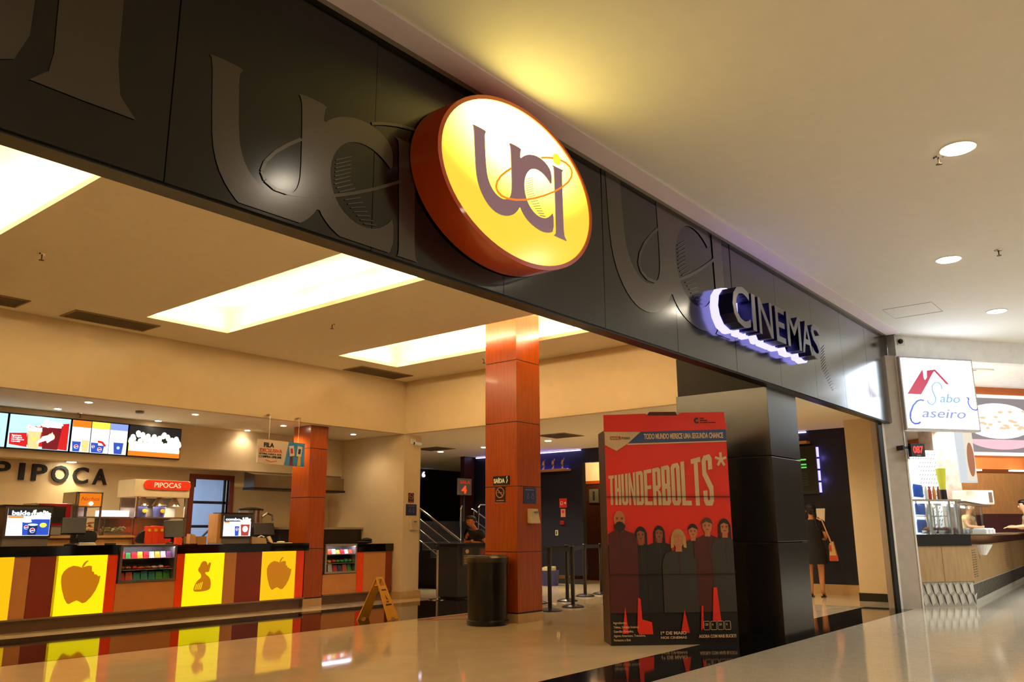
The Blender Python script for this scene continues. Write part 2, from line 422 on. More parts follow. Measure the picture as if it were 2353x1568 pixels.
LOGO_BODY = [(-0.001, 0.007), (0.076, 0.011), (0.153, 0.01), (0.138, -0.014), (0.135, -0.042), (0.142, -0.167), (0.154, -0.289), (0.173, -0.356), (0.211, -0.411), (0.263, -0.446), (0.324, -0.458), (0.379, -0.446), (0.415, -0.422), (0.436, -0.385), (0.444, -0.328), (0.438, -0.146), (0.432, -0.038), (0.426, -0.001), (0.409, 0.02), (0.486, 0.025), (0.56, 0.021), (0.547, -0.001), (0.542, -0.066), (0.584, -0.026), (0.644, 0.009), (0.729, 0.033), (0.808, 0.033), (0.878, 0.014), (0.927, -0.023), (0.942, -0.07), (0.94, -0.146), (0.893, -0.11), (0.831, -0.083), (0.762, -0.075), (0.701, -0.088), (0.65, -0.12), (0.61, -0.173), (0.589, -0.241), (0.595, -0.311), (0.617, -0.37), (0.657, -0.418), (0.72, -0.454), (0.788, -0.464), (0.858, -0.451), (0.911, -0.418), (0.957, -0.37), (0.956, -0.529), (0.89, -0.561), (0.803, -0.573), (0.701, -0.558), (0.618, -0.526), (0.565, -0.485), (0.538, -0.447), (0.508, -0.493), (0.46, -0.538), (0.393, -0.571), (0.316, -0.585), (0.24, -0.577), (0.173, -0.546), (0.115, -0.494), (0.071, -0.427), (0.044, -0.338), (0.031, -0.187), (0.019, -0.008)]
LOGO_I = [(0.954, 0.032), (1.024, 0.034), (1.102, 0.038), (1.083, 0.014), (1.084, -0.127), (1.091, -0.473), (1.1, -0.528), (1.129, -0.56), (1.042, -0.561), (0.964, -0.56), (0.989, -0.534), (0.993, -0.501), (0.987, -0.298), (0.977, -0.012), (0.972, 0.02)]
LOGO_RING = [(0.808, 0.041), (0.879, 0.069), (0.961, 0.094), (1.064, 0.114), (1.139, 0.117), (1.196, 0.104), (1.227, 0.07), (1.218, 0.025), (1.172, -0.039), (1.084, -0.113), (0.972, -0.19), (0.845, -0.263), (0.722, -0.325), (0.604, -0.376), (0.49, -0.414), (0.394, -0.434), (0.324, -0.435), (0.278, -0.415), (0.26, -0.384), (0.274, -0.337), (0.317, -0.28), (0.372, -0.229), (0.436, -0.179)]
LOGO_DOT = [(1.026, 0.11), (0.971, 0.116), (1.082, 0.108)]
LOGO_HATCH = [((0.618, -0.206), (0.703, -0.159)), ((0.618, -0.225), (0.703, -0.178)), ((0.618, -0.243), (0.703, -0.196)), ((0.617, -0.261), (0.702, -0.215)), ((0.617, -0.28), (0.702, -0.234)), ((0.617, -0.298), (0.702, -0.252)), ((0.617, -0.316), (0.701, -0.271)), ((0.629, -0.33), (0.714, -0.285)), ((0.644, -0.344), (0.729, -0.299)), ((0.659, -0.357), (0.745, -0.315)), ((0.675, -0.37), (0.761, -0.332)), ((0.692, -0.383), (0.774, -0.35)), ((0.709, -0.396), (0.788, -0.367)), ((0.727, -0.409), (0.803, -0.384)), ((0.746, -0.421), (0.818, -0.401)), ((0.765, -0.434), (0.835, -0.418)), ((0.785, -0.446), (0.852, -0.435))]
DEC = M('bronze_decal', (56, 45, 35), rough=0.3, metal=0.3, noise=0.03, coat=1.0); DEC.node_tree.nodes['Principled BSDF'].inputs['Coat Roughness'].default_value = 0.18
def decal(X0, Z0, s, y, parent, mats=(DEC, DEC, DEC), zr=(ZB+.02, ZM-.01), names=('letter', 'letter', 'orbit_ring'), xr=None, th=.0015, what='bird'):
    T = lambda P: [(X0 + s*p[0], Z0 + s*p[1]) for p in P]
    for nm, P in ((names[0], smooth2(LOGO_BODY, 1)), (names[1], LOGO_I)):
        if 'b' not in what and P is not LOGO_I: continue
        if 'i' not in what and P is LOGO_I: continue
        Q = clipz(T(P), *zr)
        if len(Q) > 2: MB().poly(Q, y-th, y+.0, 'y').done(nm, mats[0], parent)
    if 'r' in what:
        R = T(LOGO_RING)
        mb = MB()
        for a, b in zip(R, R[1:]):
            if zr[0] < min(a[1], b[1]) and max(a[1], b[1]) < zr[1]:
                l = math.hypot(b[0]-a[0], b[1]-a[1]); nx, nz = -(b[1]-a[1])/l*.007*s, (b[0]-a[0])/l*.007*s
                mb.hexa([(a[0]-nx, y-th-.002, a[1]-nz), (b[0]-nx, y-th-.002, b[1]-nz), (b[0]-nx, y, b[1]-nz), (a[0]-nx, y, a[1]-nz), (a[0]+nx, y-th-.002, a[1]+nz), (b[0]+nx, y-th-.002, b[1]+nz), (b[0]+nx, y, b[1]+nz), (a[0]+nx, y, a[1]+nz)])
        mb.done(names[2], mats[1], parent)
    if 'd' in what:
        mb = MB()
        for h in LOGO_HATCH:
            a, b = T(h)
            if zr[0] < min(a[1], b[1]) and max(a[1], b[1]) < zr[1]: mb.poly(strip([a, b], .0045*s), y-th, y, 'y')
        mb.done('hatching', mats[2], parent)
decal(-1.65, 4.99, 3.03, 3.895, fa, what='bi')
decal(2.131, 3.833, 1.465, 3.895, fa)
decal(6.12, 4.668, 2.31, 3.895, fa)
decal(10.35, 4.20, 2.2, 3.895, fa, what='d')

# mall ceiling with trim boards along the fascia
struct('ceiling', MB().box((-6, -9, ZM), (46, 3.72, ZM+.1)), CEILW)
struct('trim_3', MB().box((-6, 3.62, ZM-.012), (15.0, 3.84, ZM+.02)), LILAC)
struct('trim_4', MB().box((-6, 3.84, ZM-.002), (15.0, 3.90, ZM+.06)), M('trim_grey', (150, 138, 125), rough=0.6))
ha = MB()
for a, b in (((13.2, 2.7), (13.2, 3.4)), ((13.2, 3.4), (13.9, 3.4)), ((13.9, 3.4), (13.9, 2.7)), ((13.9, 2.7), (13.2, 2.7))):
    ha.tube([(a[0], a[1], ZM-.001), (b[0], b[1], ZM-.001)], .004, 4)
tag(ha.done('access_hatch', M('joint_grey', (160, 155, 148))), 'thin square access hatch outline in the white mall ceiling', 'hatch')
# hall walls out of frame behind the photographer (they close the room for the reflections)
struct('wall_hall_back', MB().box((-6, -9.1, 0), (14, -9, ZM)), M('hall_wall_paint', (84, 72, 58), rough=0.7))
struct('wall_hall_right', MB().box((14, -9.1, 0), (46, -9, ZM)), M('hall_wall_light', (216, 206, 192), rough=0.7))
struct('wall_hall_left', MB().box((-6.1, -9, 0), (-6, 3.9, ZM)), MATS['hall_wall_paint'])
struct('wall_fascia_left', MB().box((-6, 3.9, 0), (-4, 4.0, ZM)), MATS['hall_wall_paint'])

# black clad column carrying the fascia
co = thing('clad_column', 'black metal clad square column beside the red poster standee', 'column', (10.42, 4.65, 0)); co['kind'] = 'structure'
CLAD = M('black_metal_cladding', (28, 27, 24), rough=0.26, metal=0.5, noise=0.08, coat=1.0); CLAD.node_tree.nodes['Principled BSDF'].inputs['Coat IOR'].default_value = 1.45; CLAD.node_tree.nodes['Principled BSDF'].inputs['Coat Roughness'].default_value = 0.2
for z0, z1 in ((0.0, 1.10), (1.115, 2.14), (2.155, ZB-.012)):
    MB().box((9.95, 4.02, z0), (10.92, 5.28, z1)).done('cladding_panel', CLAD, co, bevel=.004)
MB().box((9.965, 4.075, 0), (10.9, 5.26, ZB+.5)).done('core', BLACKM, co)

# wood veneer pillars
def pillar(x0, x1, y0, y1, top, seams, label):
    t = thing('veneer_pillar', label, 'pillar', ((x0+x1)/2, (y0+y1)/2, 0), 'cherry veneer pillars'); t['kind'] = 'structure'
    MB().box((x0+.004, y0+.004, .12), (x1-.004, y1-.004, top)).done('core', BLACKM, t)
    zs = [.14] + seams + [top]
    for a, b in zip(zs, zs[1:]):
        MB().box((x0, y0, a+.005), (x1, y1, b-.005)).done('veneer_panel', WOODC, t, bevel=.003)
    MB().box((x0-.006, y0-.006, 0), (x1+.006, y1+.006, .125)).done('plinth', PLINTH, t)
    return t
pillar(9.48, 10.05, 7.66, 8.27, ZC+.44, [.97, 1.90, 2.84, 3.77], 'tall cherry wood pillar behind the black bin, rising into the light cove')
pillar(9.40, 9.80, 12.43, 12.93, ZL, [.98, 1.88, 2.76], 'cherry wood pillar at the end of the snack counter, half behind it')

# ================================================================ illuminated round sign
OR = M('orange_enamel', (200, 70, 12), rough=0.3, coat=0.3)
t = thing('illuminated_sign', 'big oval yellow light box sign with orange rim and purple letters on the fascia', 'sign', (4.583, 3.75, 3.17))
cx, cz, A, B_ = 4.583, 3.804, .923, .635
rim = MB(); N = 72
outer = ell(cx, cz, A, B_, N); inner = ell(cx, cz, A-.032, B_-.032, N)
V = lambda mb, P, y: mb._v([(p[0], y, p[1]) for p in P])
o1, o2, i1, i2 = V(rim, outer, 3.62), V(rim, outer, 3.885), V(rim, inner, 3.615), V(rim, inner, 3.64)
for k in range(N):
    j = (k+1) % N
    rim.bm.faces.new([o1[k], o2[k], o2[j], o1[j]]); rim.bm.faces.new([i1[k], o1[k], o1[j], i1[j]]); rim.bm.faces.new([i1[k], i1[j], i2[j], i2[k]])
rim.bm.faces.new(o2)
rim.done('rim', OR, t, smooth=True)
FACE = E('sign_yellow', (255, 214, 40), 1.6)
nt = FACE.node_tree; b = nt.nodes['Principled BSDF']; b.inputs['Roughness'].default_value = 0.18
tc = nt.nodes['Texture Coordinate']; vd = nt.nodes.new('ShaderNodeVectorMath'); vd.operation = 'SUBTRACT'
vd.inputs[1].default_value = (-0.08, -0.13, 1.02)
nt.links.new(tc.outputs['Object'], vd.inputs[0])
vs = nt.nodes.new('ShaderNodeVectorMath'); vs.operation = 'MULTIPLY'; vs.inputs[1].default_value = (1.1, 0, 1.9); nt.links.new(vd.outputs[0], vs.inputs[0])
ln = nt.nodes.new('ShaderNodeVectorMath'); ln.operation = 'LENGTH'; nt.links.new(vs.outputs[0], ln.inputs[0])
mr = nt.nodes.new('ShaderNodeMapRange'); mr.interpolation_type = 'SMOOTHSTEP'
mr.inputs[1].default_value = 0.25; mr.inputs[2].default_value = 1.25; mr.inputs[3].default_value = 1.0; mr.inputs[4].default_value = 0.0
nt.links.new(ln.outputs['Value'], mr.inputs[0])
r2 = nt.nodes.new('ShaderNodeMapRange'); r2.inputs[3].default_value = 1.02; r2.inputs[4].default_value = 8.0
nt.links.new(mr.outputs[0], r2.inputs[0]); nt.links.new(r2.outputs[0], b.inputs['Emission Strength'])
mx = nt.nodes.new('ShaderNodeMix'); mx.data_type = 'RGBA'; mx.inputs[6].default_value = (*lin((255, 218, 62)), 1); mx.inputs[7].default_value = (1, .80, .20, 1)
nt.links.new(mr.outputs[0], mx.inputs[0]); nt.links.new(mx.outputs[2], b.inputs['Emission Color'])
mb = MB(); mb.poly(ell(cx, cz, A-.03, B_-.03, N), 3.628, 3.64); mb.done('face_panel', FACE, t)
PUR = M('purple_vinyl', (96, 66, 74), rough=0.3, emit=(122, 92, 98), es=.9)
ORL = M('orange_line', (240, 120, 20), rough=0.3, emit=(245, 125, 30), es=.9)
decal(4.006, 4.07, 1.0, 3.628, t, mats=(PUR, ORL, PUR), th=.006)
MB().poly(ell(5.018, 4.172, .05, .045, 20), 3.618, 3.626).done('dot', E('lime_dot', (235, 240, 60), 1.1), t)
MB().box((4.0, 3.885, 3.5), (5.2, 3.91, 4.1)).done('mounting_plate', BLACKM, t)

# the seven halo lit letters
t = thing('channel_letters', 'row of seven brushed steel letters spelling CINEMAS with a violet blue halo', 'sign', (9.55, 3.7, 3.43))
HALO = E('halo_led', (160, 155, 255), 2.6)
LSIDE = M('letter_return_blue', (16, 12, 60), rough=0.3, metal=.3)
LFACE = M('letter_face_steel', (104, 102, 110), rough=0.3, metal=.9, noise=.04)
for ch, a, b in (('C', 8.21, 8.66), ('I', 8.72, 8.82), ('N', 8.90, 9.30), ('E', 9.40, 9.68), ('M', 9.75, 10.20), ('A', 10.23, 10.60), ('S', 10.58, 10.91)):
    z, h = (3.44, .47) if ch in 'CS' else (3.45, .445)
    L = thing('x', '', '', (a, 3.7, z)); 
    bpy.data.objects.remove(L)
    f = MB().text(ch, a, z, h, 3.62, 3.628, width=b-a, bold=.012).done('letter_face', LFACE, t)
    MB().text(ch, a, z, h, 3.628, 3.79, width=b-a, bold=.01).done('letter_return', LSIDE, f)
    MB().text(ch, a-.012, z-.012, h+.02, 3.80, 3.885, width=b-a+.024, bold=.034).done('halo_led', HALO, f)

# ================================================================ snack counter
def panel_mat(n, c): return M(n, c, rough=0.25, noise=.03)
TAN = panel_mat('tan_laminate', (206, 138, 78)); MAR = panel_mat('maroon_laminate', (128, 46, 24)); ORG = panel_mat('orange_laminate', (255, 74, 16))
YEL = E('backlit_yellow', (255, 226, 6), 1.15); YEL2 = E('backlit_amber', (255, 196, 4), 1.0)
SIL = E('backlit_silhouette', (192, 112, 6), 1.0)
KICK = M('brown_steel_kick', (104, 78, 58), rough=0.35, metal=.4)
TRIMM = M('warm_aluminium', (150, 125, 98), rough=0.35, metal=.7)
CY = 12.25
ct = thing('snack_counter', 'long snack counter with coloured front panels and glowing yellow fruit and figure panels', 'counter', (5.0, 12.6, 0))
MB().box((2.0, 12.30, .17), (5.98, 12.95, .97)).box((6.89, 12.30, .17), (9.28, 12.42, .97)).box((6.89, 12.30, .17), (9.28, 12.95, .97)).box((5.98, 12.30, .17), (6.89, 12.95, .56)).done('body', BLACKM, ct)
MB().box((2.0, 12.24, .965), (5.98, 12.98, 1.10)).box((6.89, 12.24, .955), (9.34, 12.98, 1.085)).done('worktop', GRANITE, ct)
MB().box((2.0, 12.29, 0), (9.22, 12.85, .15)).done('kick', KICK, ct)
MB().box((2.0, 12.235, .15), (9.28, 12.31, .172)).done('kick_trim', TRIMM, ct)
for a, b, mt in ((2.0, 4.62, YEL2), (4.62, 4.98, TAN), (4.98, 5.24, MAR)): pass
pans = [(2.0, 2.9, MAR), (2.9, 3.75, TAN), (3.75, 4.60, YEL2), (4.60, 4.845, TAN), (4.845, 5.125, MAR), (5.125, 5.83, YEL), (5.83, 5.98, ORG), (6.89, 7.02, ORG), (7.02, 7.70, YEL), (7.70, 7.92, TAN), (7.92, 8.40, MAR), (8.40, 9.08, YEL2), (9.08, 9.25, ORG)]
pans.append((5.98, 6.89, TAN)); pans[3] = (4.60, 4.80, TAN); pans[4] = (4.80, 5.16, MAR)
for a, b, mt in pans:
    MB().box((a+.002, CY, .172), (b-.002, 12.30, .965 if not (a > 5.9 and b < 6.95) or mt is not TAN else .56)).done('front_panel', mt, ct)
def apple(x0, s, z0):
    P = [(.02,.55),(.06,.36),(.14,.14),(.22,.02),(.27,0),(.34,.04),(.45,.08),(.53,.04),(.60,.0),(.68,.02),(.80,.14),(.90,.30),(.965,.48),(.99,.66),(.93,.65),(.88,.70),(.83,.70),(.81,.76),(.76,.78),(.75,.84),(.745,.91),(.66,.925),(.56,.90),(.49,.88),(.40,.915),(.28,.935),(.16,.89),(.06,.80),(.015,.69)]
    q = [(x0 + x*s, z0 + z*s*1.0) for x, z in P]
    mb = MB().poly(q, CY-.004, CY)
    mb.poly([(x0+.49*s, z0+.89*s), (x0+.53*s, z0+.89*s), (x0+.60*s, z0+1.0*s), (x0+.66*s, z0+1.05*s), (x0+.60*s, z0+1.05*s), (x0+.53*s, z0+.99*s)], CY-.004, CY)
    return mb
apple(5.21, .545, .32).done('apple_silhouette', SIL, ct)
apple(8.50, .50, .33).done('apple_silhouette', SIL, ct)
# bust of a woman in profile
W_ = [(.02,.06),(.10,.01),(.45,0),(.85,.03),(.97,.08),(1.0,.20),(.97,.36),(.85,.48),(.68,.55),(.62,.60),(.66,.64),(.80,.62),(.86,.68),(.88,.78),(.93,.93),(.86,.95),(.78,.92),(.74,.84),(.70,.93),(.62,.99),(.50,1.0),(.40,.97),(.32,.88),(.30,.82),(.22,.76),(.22,.68),(.32,.62),(.42,.54),(.40,.44),(.20,.36),(.08,.22)]
q = [(7.19 + x*.30, .375 + z*.46) for x, z in W_]
MB().poly(smooth2(q, 1), CY-.004, CY).done('woman_silhouette', SIL, ct)
mb = MB()
for k in range(4): mb.poly(strip([(7.225+k*.03, .41), (7.245+k*.032, .49 + .01*k)], .010), CY-.008, CY-.004)
mb.done('silhouette_lines', YEL, ct)

def snack_case(x0, x1, z0, z1, y, label, floorz):
    t = thing('display_case', label, 'display case', ((x0+x1)/2, y+.3, floorz), 'snack display cases in the counter')
    f = MB(); w = .035
    f.box((x0, y-.02, z0), (x1, y, z0+w)).box((x0, y-.02, z1-w), (x1, y, z1)).box((x0, y-.02, z0+w), (x0+w, y, z1-w)).box((x1-w, y-.02, z0+w), (x1, y, z1-w))
    f.done('frame', STEEL, t)
    s = MB(); s.box((x0, y, z0), (x1, y+.42, z0+.02)).box((x0, y+.40, z0), (x1, y+.42, z1)).box((x0, y, z0), (x0+.015, y+.42, z1)).box((x1-.015, y, z0), (x1, y+.42, z1)).box((x0, y, z1-.02), (x1, y+.42, z1))
    s.done('casing', GREYP, t)
    MB().box((x0+.02, y+.01, z0+.17), (x1-.02, y+.40, z0+.18)).box((x0+.02, y+.01, z0+.33), (x1-.02, y+.40, z0+.34)).done('shelf', GREYP, t)
    MB().box((x0+.03, y+.03, z1-.035), (x1-.03, y+.06, z1-.022)).done('light_strip', E('case_led', (235, 228, 255), 30), t)
    return t
snack_case(6.0, 6.87, .565, 1.10, CY, 'lit snack display case set into the counter between the apple and the woman panels', .56)
snack_case(9.86, 10.60, .53, 1.05, 12.46, 'lit snack display case right of the wooden pillar at the counter end', .5)
cols = [(190,30,50),(40,130,125),(230,220,215),(215,180,60),(60,140,60),(120,60,110),(200,90,60),(150,90,50),(235,200,210),(70,70,90)]
pk = [M('packet_%s' % n, c, rough=.35, noise=.25, scale=30) for n, c in zip(('red','teal','white','yellow','green','plum','coral','brown','pink','slate'), cols)]
def packets(x0, x1, zs, y, pal, where, grp):
    r = random.Random(int(x0*10))
    for row, (z, h, n, names) in enumerate(zs):
        wd_ = (x1-x0)/n
        for k in range(n):
            a = x0 + k*wd_; hh = h*r.uniform(.75, 1.0); mt = names[k % len(names)]
            if row == 1:
                mb = MB().ball((a+wd_/2, y, z+hh*.4), (wd_*.48, .05, hh*.4), 8, 6)
            else:
                mb = MB().hexa([(a+.004, y-.03, z), (a+wd_-.004, y-.03, z), (a+wd_-.004, y+.03, z), (a+.004, y+.03, z), (a+.012, y-.008, z+hh), (a+wd_-.012, y-.008, z+hh), (a+wd_-.012, y+.008, z+hh), (a+.012, y+.008, z+hh)])
            cn = pal[mt]
            o = mb.done('snack_packet', pk[mt])
            tag(o, '%s %s on the %s shelf of %s' % (cn, 'sweet' if row == 1 else 'snack packet', ('bottom', 'middle', 'top')[row], where), 'snack', grp + (' %s shelf' % ('bottom', 'middle', 'top')[row]))
pal = ['red','teal','white','yellow','green','plum','coral','brown','pink','slate']
packets(6.03, 6.84, [(.585, .14, 7, (0, 6, 1, 1, 1, 4, 4)), (.745, .07, 8, (7, 7, 0, 6, 7, 8, 8, 0)), (.905, .10, 9, (0, 4, 0, 3, 0, 2, 3, 8, 5))], CY+.10, pal, 'the display case between the glowing panels', 'snacks between the panels,')
packets(9.89, 10.57, [(.55, .15, 6, (9, 2, 0, 9, 6, 4)), (.71, .10, 7, (0, 3, 0, 4, 4, 1, 4)), (.875, .09, 7, (0, 6, 2, 3, 0, 2, 6))], 12.56, pal, 'the display case right of the pillar', 'snacks right of the pillar,')
# counter beyond the pillar
c2 = thing('snack_counter', 'short counter section with black top between the pillar and the cream pier', 'counter', (10.7, 12.8, 0))
MB().box((9.83, 12.50, .15), (11.50, 13.1, .52)).box((10.62, 12.50, .52), (11.50, 13.1, .90)).done('body', BLACKM, c2)
MB().box((10.62, 12.44, .90), (11.52, 13.1, 1.045)).done('worktop', GRANITE, c2)
for a, b, mt, z in ((9.83, 10.62, TAN, .52), (10.62, 10.78, ORG, .90), (10.78, 11.34, TAN, .90), (11.34, 11.50, MAR, .90)):
    MB().box((a+.002, 12.46, .17), (b-.002, 12.50, z)).done('front_panel', mt, c2)
MB().box((9.84, 12.49, 0), (11.5, 13.0, .15)).done('kick', KICK, c2)
MB().box((9.84, 12.445, .15), (11.5, 12.5, .172)).done('kick_trim', TRIMM, c2)
h = MB(); h.ball((11.0, 12.7, 1.075), (.17, .12, .03)); h.ball((11.05, 12.7, 1.115), (.12, .09, .045))
tag(h.done('cap', BLACKM, smooth=True), 'black cap lying on the short counter section beside the cream pier', 'cap')
# back counter
bc = thing('back_counter', 'wooden back counter with drawers along the tiled wall behind the machines', 'cabinet', (5.5, 13.6, 0))
MB().box((2.5, 13.25, 0), (6.66, 14.1, 1.20)).done('body', OAK, bc)
MB().box((2.5, 13.2, 1.20), (6.68, 14.12, 1.235)).done('worktop', OAK, bc)
for x in (3.3, 4.1, 4.9, 5.7, 5.9):
    pass
for k in range(5):
    d_ = MB().box((2.55+k*.82, 13.22, .98), (3.33+k*.82, 13.25, 1.17)).done('drawer', OAK, bc)
    MB().box((2.88+k*.82, 13.205, 1.06), (2.98+k*.82, 13.22, 1.09)).done('handle', BLACK, d_)
kc = thing('back_counter', 'dark back counter carrying the kettle, right of the service door', 'cabinet', (10.2, 13.8, 0))
MB().box((9.25, 13.4, 0), (11.5, 14.2, 1.32)).done('body', M('dark_steel', (52, 44, 38), rough=.4, metal=.5), kc)
MB().box((9.22, 13.36, 1.32), (11.52, 14.22, 1.36)).done('worktop', STEEL, kc)

# menu light boxes on the counter
ICE = E('screen_white', (240, 250, 255), 1.6); SKB = E('screen_pale_blue', (190, 235, 250), 1.3); SNAV = E('screen_navy', (30, 45, 95), 1.0); SBL = E('screen_blue', (45, 80, 190), 1.2)
SRED = E('screen_red', (215, 20, 30), 1.2); SDR = E('screen_dark_red', (130, 8, 30), 1.0); SOR = E('screen_orange', (255, 130, 30), 1.2); SYE = E('screen_yellow', (255, 240, 80), 1.3); SCR = E('screen_cream', (240, 220, 150), 1.15); SBK = E('screen_black', (28, 30, 34), 1.0); SPOP = E('screen_popcorn', (250, 255, 225), 1.6); SLAV = E('screen_lavender', (140, 160, 225), 1.2); SGY = E('screen_grey', (170, 190, 205), 1.0)
def cup(t, x, z, w, h, y, mat, badge, bmat=SYE, lid=None, lmat=None):
    MB().poly([(x+w*.12, z), (x+w*.88, z), (x+w, z+h), (x, z+h)], y-.002, y).done('printed_cup', mat, t)
    if lid: MB().poly(ell(x+w/2, z+h, w*.5, lid, 20), y-.004, y-.002).done('printed_lid', lmat or ICE, t)
    if badge: MB().poly(ell(x+w/2, z+h*.55, badge, badge*1.0, 20), y-.006, y-.002).done('printed_badge', bmat, t)
def roundel(t, x, z, r, y):
    MB().poly(ell(x, z, r, r, 20), y-.006, y-.003).done('printed_roundel', ICE, t)
    MB().poly(ell(x, z, r*.85, r*.85, 14, .3, .1, math.pi-.1), y-.008, y-.006).done('roundel_top', SRED, t)
    MB().poly(ell(x, z, r*.85, r*.85, 14, .3, math.pi+.25, 2*math.pi-.25), y-.008, y-.006).done('roundel_bottom', SBL, t)
def popcorn(t, x0, x1, z0, z1, y, mat=SPOP, seed=1, n=26):
    r = random.Random(seed); mb = MB()
    for k in range(n):
        x = x0 + (x1-x0)*(k+.5)/n; top = z0 + (z1-z0)*(.45+.55*abs(math.sin(k*1.7+seed)))*r.uniform(.6, 1)
        for q in range(2):
            mb.poly(ell(x+r.uniform(-.01, .01), top-q*.03, (x1-x0)/n*1.1, (z1-z0)*.14, 8), y-.002-.0002*k, y)
    mb.poly([(x0, z0), (x1, z0), (x1, z0+(z1-z0)*.45), (x0, z0+(z1-z0)*.45)], y-.002, y)
    mb.done('printed_popcorn', mat, t)
def menu_box(x0, x1, z0, z1, y, label):
    t = thing('menu_light_box', label, 'light box', ((x0+x1)/2, y+.1, 1.09))
    MB().box((x0-.04, y+.005, z0-.03), (x1+.03, y+.22, z1+.03)).done('housing', M('bronze_housing', (84, 66, 54), rough=.4, metal=.4), t, bevel=.006)
    MB().box((x0-.06, y+.0, z1+.03), (x1+.04, y+.24, z1+.05)).done('lid', BLACK, t)
    MB().box((x0-.02, y+.03, 1.09), (x1+.01, y+.2, z0-.03)).done('foot', GREYP, t)
    MB().box((x0, y, z0), (x1, y+.006, z1)).done('screen', ICE, t)
    MB().box((x0, y-.001, z1-.095), (x1, y, z1)).done('header', SBK, t)
    return t
t = menu_box(4.54, 5.09, 1.24, 1.60, 12.5, 'glowing counter light box reading balde with blue cups')
MB().text('balde', 4.59, 1.515, .06, 12.494, 12.499, width=.23, bold=.03).done('lettering', ICE, t)
MB().box((4.545, 12.496, 1.475), (4.74, 12.5, 1.50)).done('orange_strip', SOR, t)
MB().poly([(4.88, 1.245), (5.085, 1.245), (5.085, 1.49), (4.84, 1.47)], 12.496, 12.5).done('blue_ground', SBL, t)
popcorn(t, 4.83, 5.085, 1.46, 1.58, 12.495)
cup(t, 4.73, 1.245, .12, .18, 12.493, SBL, None, lid=.012); roundel(t, 4.785, 1.35, .028, 12.491)
cup(t, 4.80, 1.245, .13, .14, 12.489, SNAV, None, lid=.014); roundel(t, 4.865, 1.31, .034, 12.487)
MB().poly(ell(5.0, 1.38, .045, .032, 20), 12.485, 12.49).done('printed_badge', SYE, t)
mb = MB()
for k in range(4): mb.box((4.58, 12.497, 1.29+k*.03), (4.70, 12.499, 1.294+k*.03))
mb.done('small_print', SGY, t)
t = menu_box(7.80, 8.31, 1.21, 1.54, 12.5, 'glowing counter light box reading combo with a red popcorn bucket')
MB().text('combo', 7.83, 1.462, .045, 12.494, 12.499, width=.27, bold=.03).done('lettering', ICE, t)
MB().box((7.81, 12.496, 1.425), (7.90, 12.5, 1.445)).done('orange_strip', SOR, t)
cup(t, 8.11, 1.215, .18, .20, 12.494, E('screen_brick_red', (190, 70, 55), 1.0), .05, ICE)
popcorn(t, 8.11, 8.29, 1.40, 1.51, 12.49, n=12, seed=4)
cup(t, 8.0, 1.215, .085, .155, 12.488, SBL, None); roundel(t, 8.043, 1.32, .026, 12.486)
MB().box((7.70, 12.52, 1.09), (7.79, 12.8, 1.57)).done('side_housing', OAK, t, bevel=.01)

# tills seen from the back
def till(x, z, w, h, label, d=.0):
    t = thing('till', label, 'till', (x+w/2, 12.72, 1.09), 'black tills on the snack counter')
    MB().hexa([(x-.03, 12.6, z), (x+w-.05, 12.6, z), (x+w-.05, 12.63, z-.02), (x-.03, 12.63, z-.02), (x+.03, 12.74, z+h), (x+w+.01, 12.74, z+h), (x+w+.01, 12.78, z+h), (x+.03, 12.78, z+h)]).done('monitor', BLACK, t, bevel=.006)
    MB().box((x+w/2-.03, 12.66, 1.12), (x+w/2+.03, 12.72, z+h*.4)).done('stand', BLACK, t)
    MB().lathe(x+w/2, 12.7, [(.11, 1.09), (.11, 1.11), (.05, 1.13)], 20).done('base', BLACK, t)
    return t
till(5.33, 1.27, .36, .22, 'black till screen standing between the balde light box and the popcorn machine')
till(6.88, 1.20, .34, .26, 'black till screen in front of the popcorn machine cups')
till(8.50, 1.23, .42, .20, 'black till screen right of the combo light box')
# small things along the counter top
def small(name, mb, mat, label, cat, **k): return tag(mb.done(name, mat, **k), label, cat)
small('chair_back', MB().poly(smooth2([(6.62, 1.11), (6.85, 1.11), (6.88, 1.2), (6.84, 1.28), (6.74, 1.31), (6.65, 1.27), (6.61, 1.18)], 2), 13.0, 13.05), BLACKM, 'rounded black backrest behind the counter left of the second till', 'chair')
small('backrest', MB().poly(smooth2([(5.72, 1.11), (5.98, 1.11), (6.0, 1.25), (5.93, 1.31), (5.78, 1.31), (5.71, 1.25)], 2), 13.0, 13.05), BLACKM, 'dark rounded box behind the counter under the nacho warmer', 'box')
t = thing('paper_box', 'pale cardboard box with papers beside the combo light box', 'box', (8.5, 12.6, 1.085))
MB().hexa([(8.37, 12.52, 1.085), (8.66, 12.52, 1.085), (8.66, 12.6, 1.085), (8.37, 12.6, 1.085), (8.36, 12.52, 1.20), (8.64, 12.52, 1.17), (8.64, 12.6, 1.17), (8.36, 12.6, 1.20)]).done('carton', M('pale_card', (196, 172, 128)), t)
MB().tube([(8.5, 12.56, 1.18), (8.56, 12.55, 1.215), (8.63, 12.56, 1.19)], .012, 6).done('paper_curl', WHITE, t)
small('card_reader', MB().hexa([(8.72, 12.5, 1.10), (8.78, 12.5, 1.085), (8.78, 12.54, 1.085), (8.72, 12.54, 1.10), (8.68, 12.54, 1.19), (8.74, 12.54, 1.205), (8.74, 12.57, 1.205), (8.68, 12.57, 1.19)]), M('beige_plastic', (205, 175, 130)), 'beige handheld card reader leaning beside the right till', 'card reader')
small('mouse_pad', MB().box((8.80, 12.4, 1.085), (9.10, 12.6, 1.094)).ball((8.93, 12.5, 1.105), (.08, .05, .014)), M('cream_plastic', (232, 215, 165)), 'cream tray lying on the counter beside the wooden pillar', 'tray')
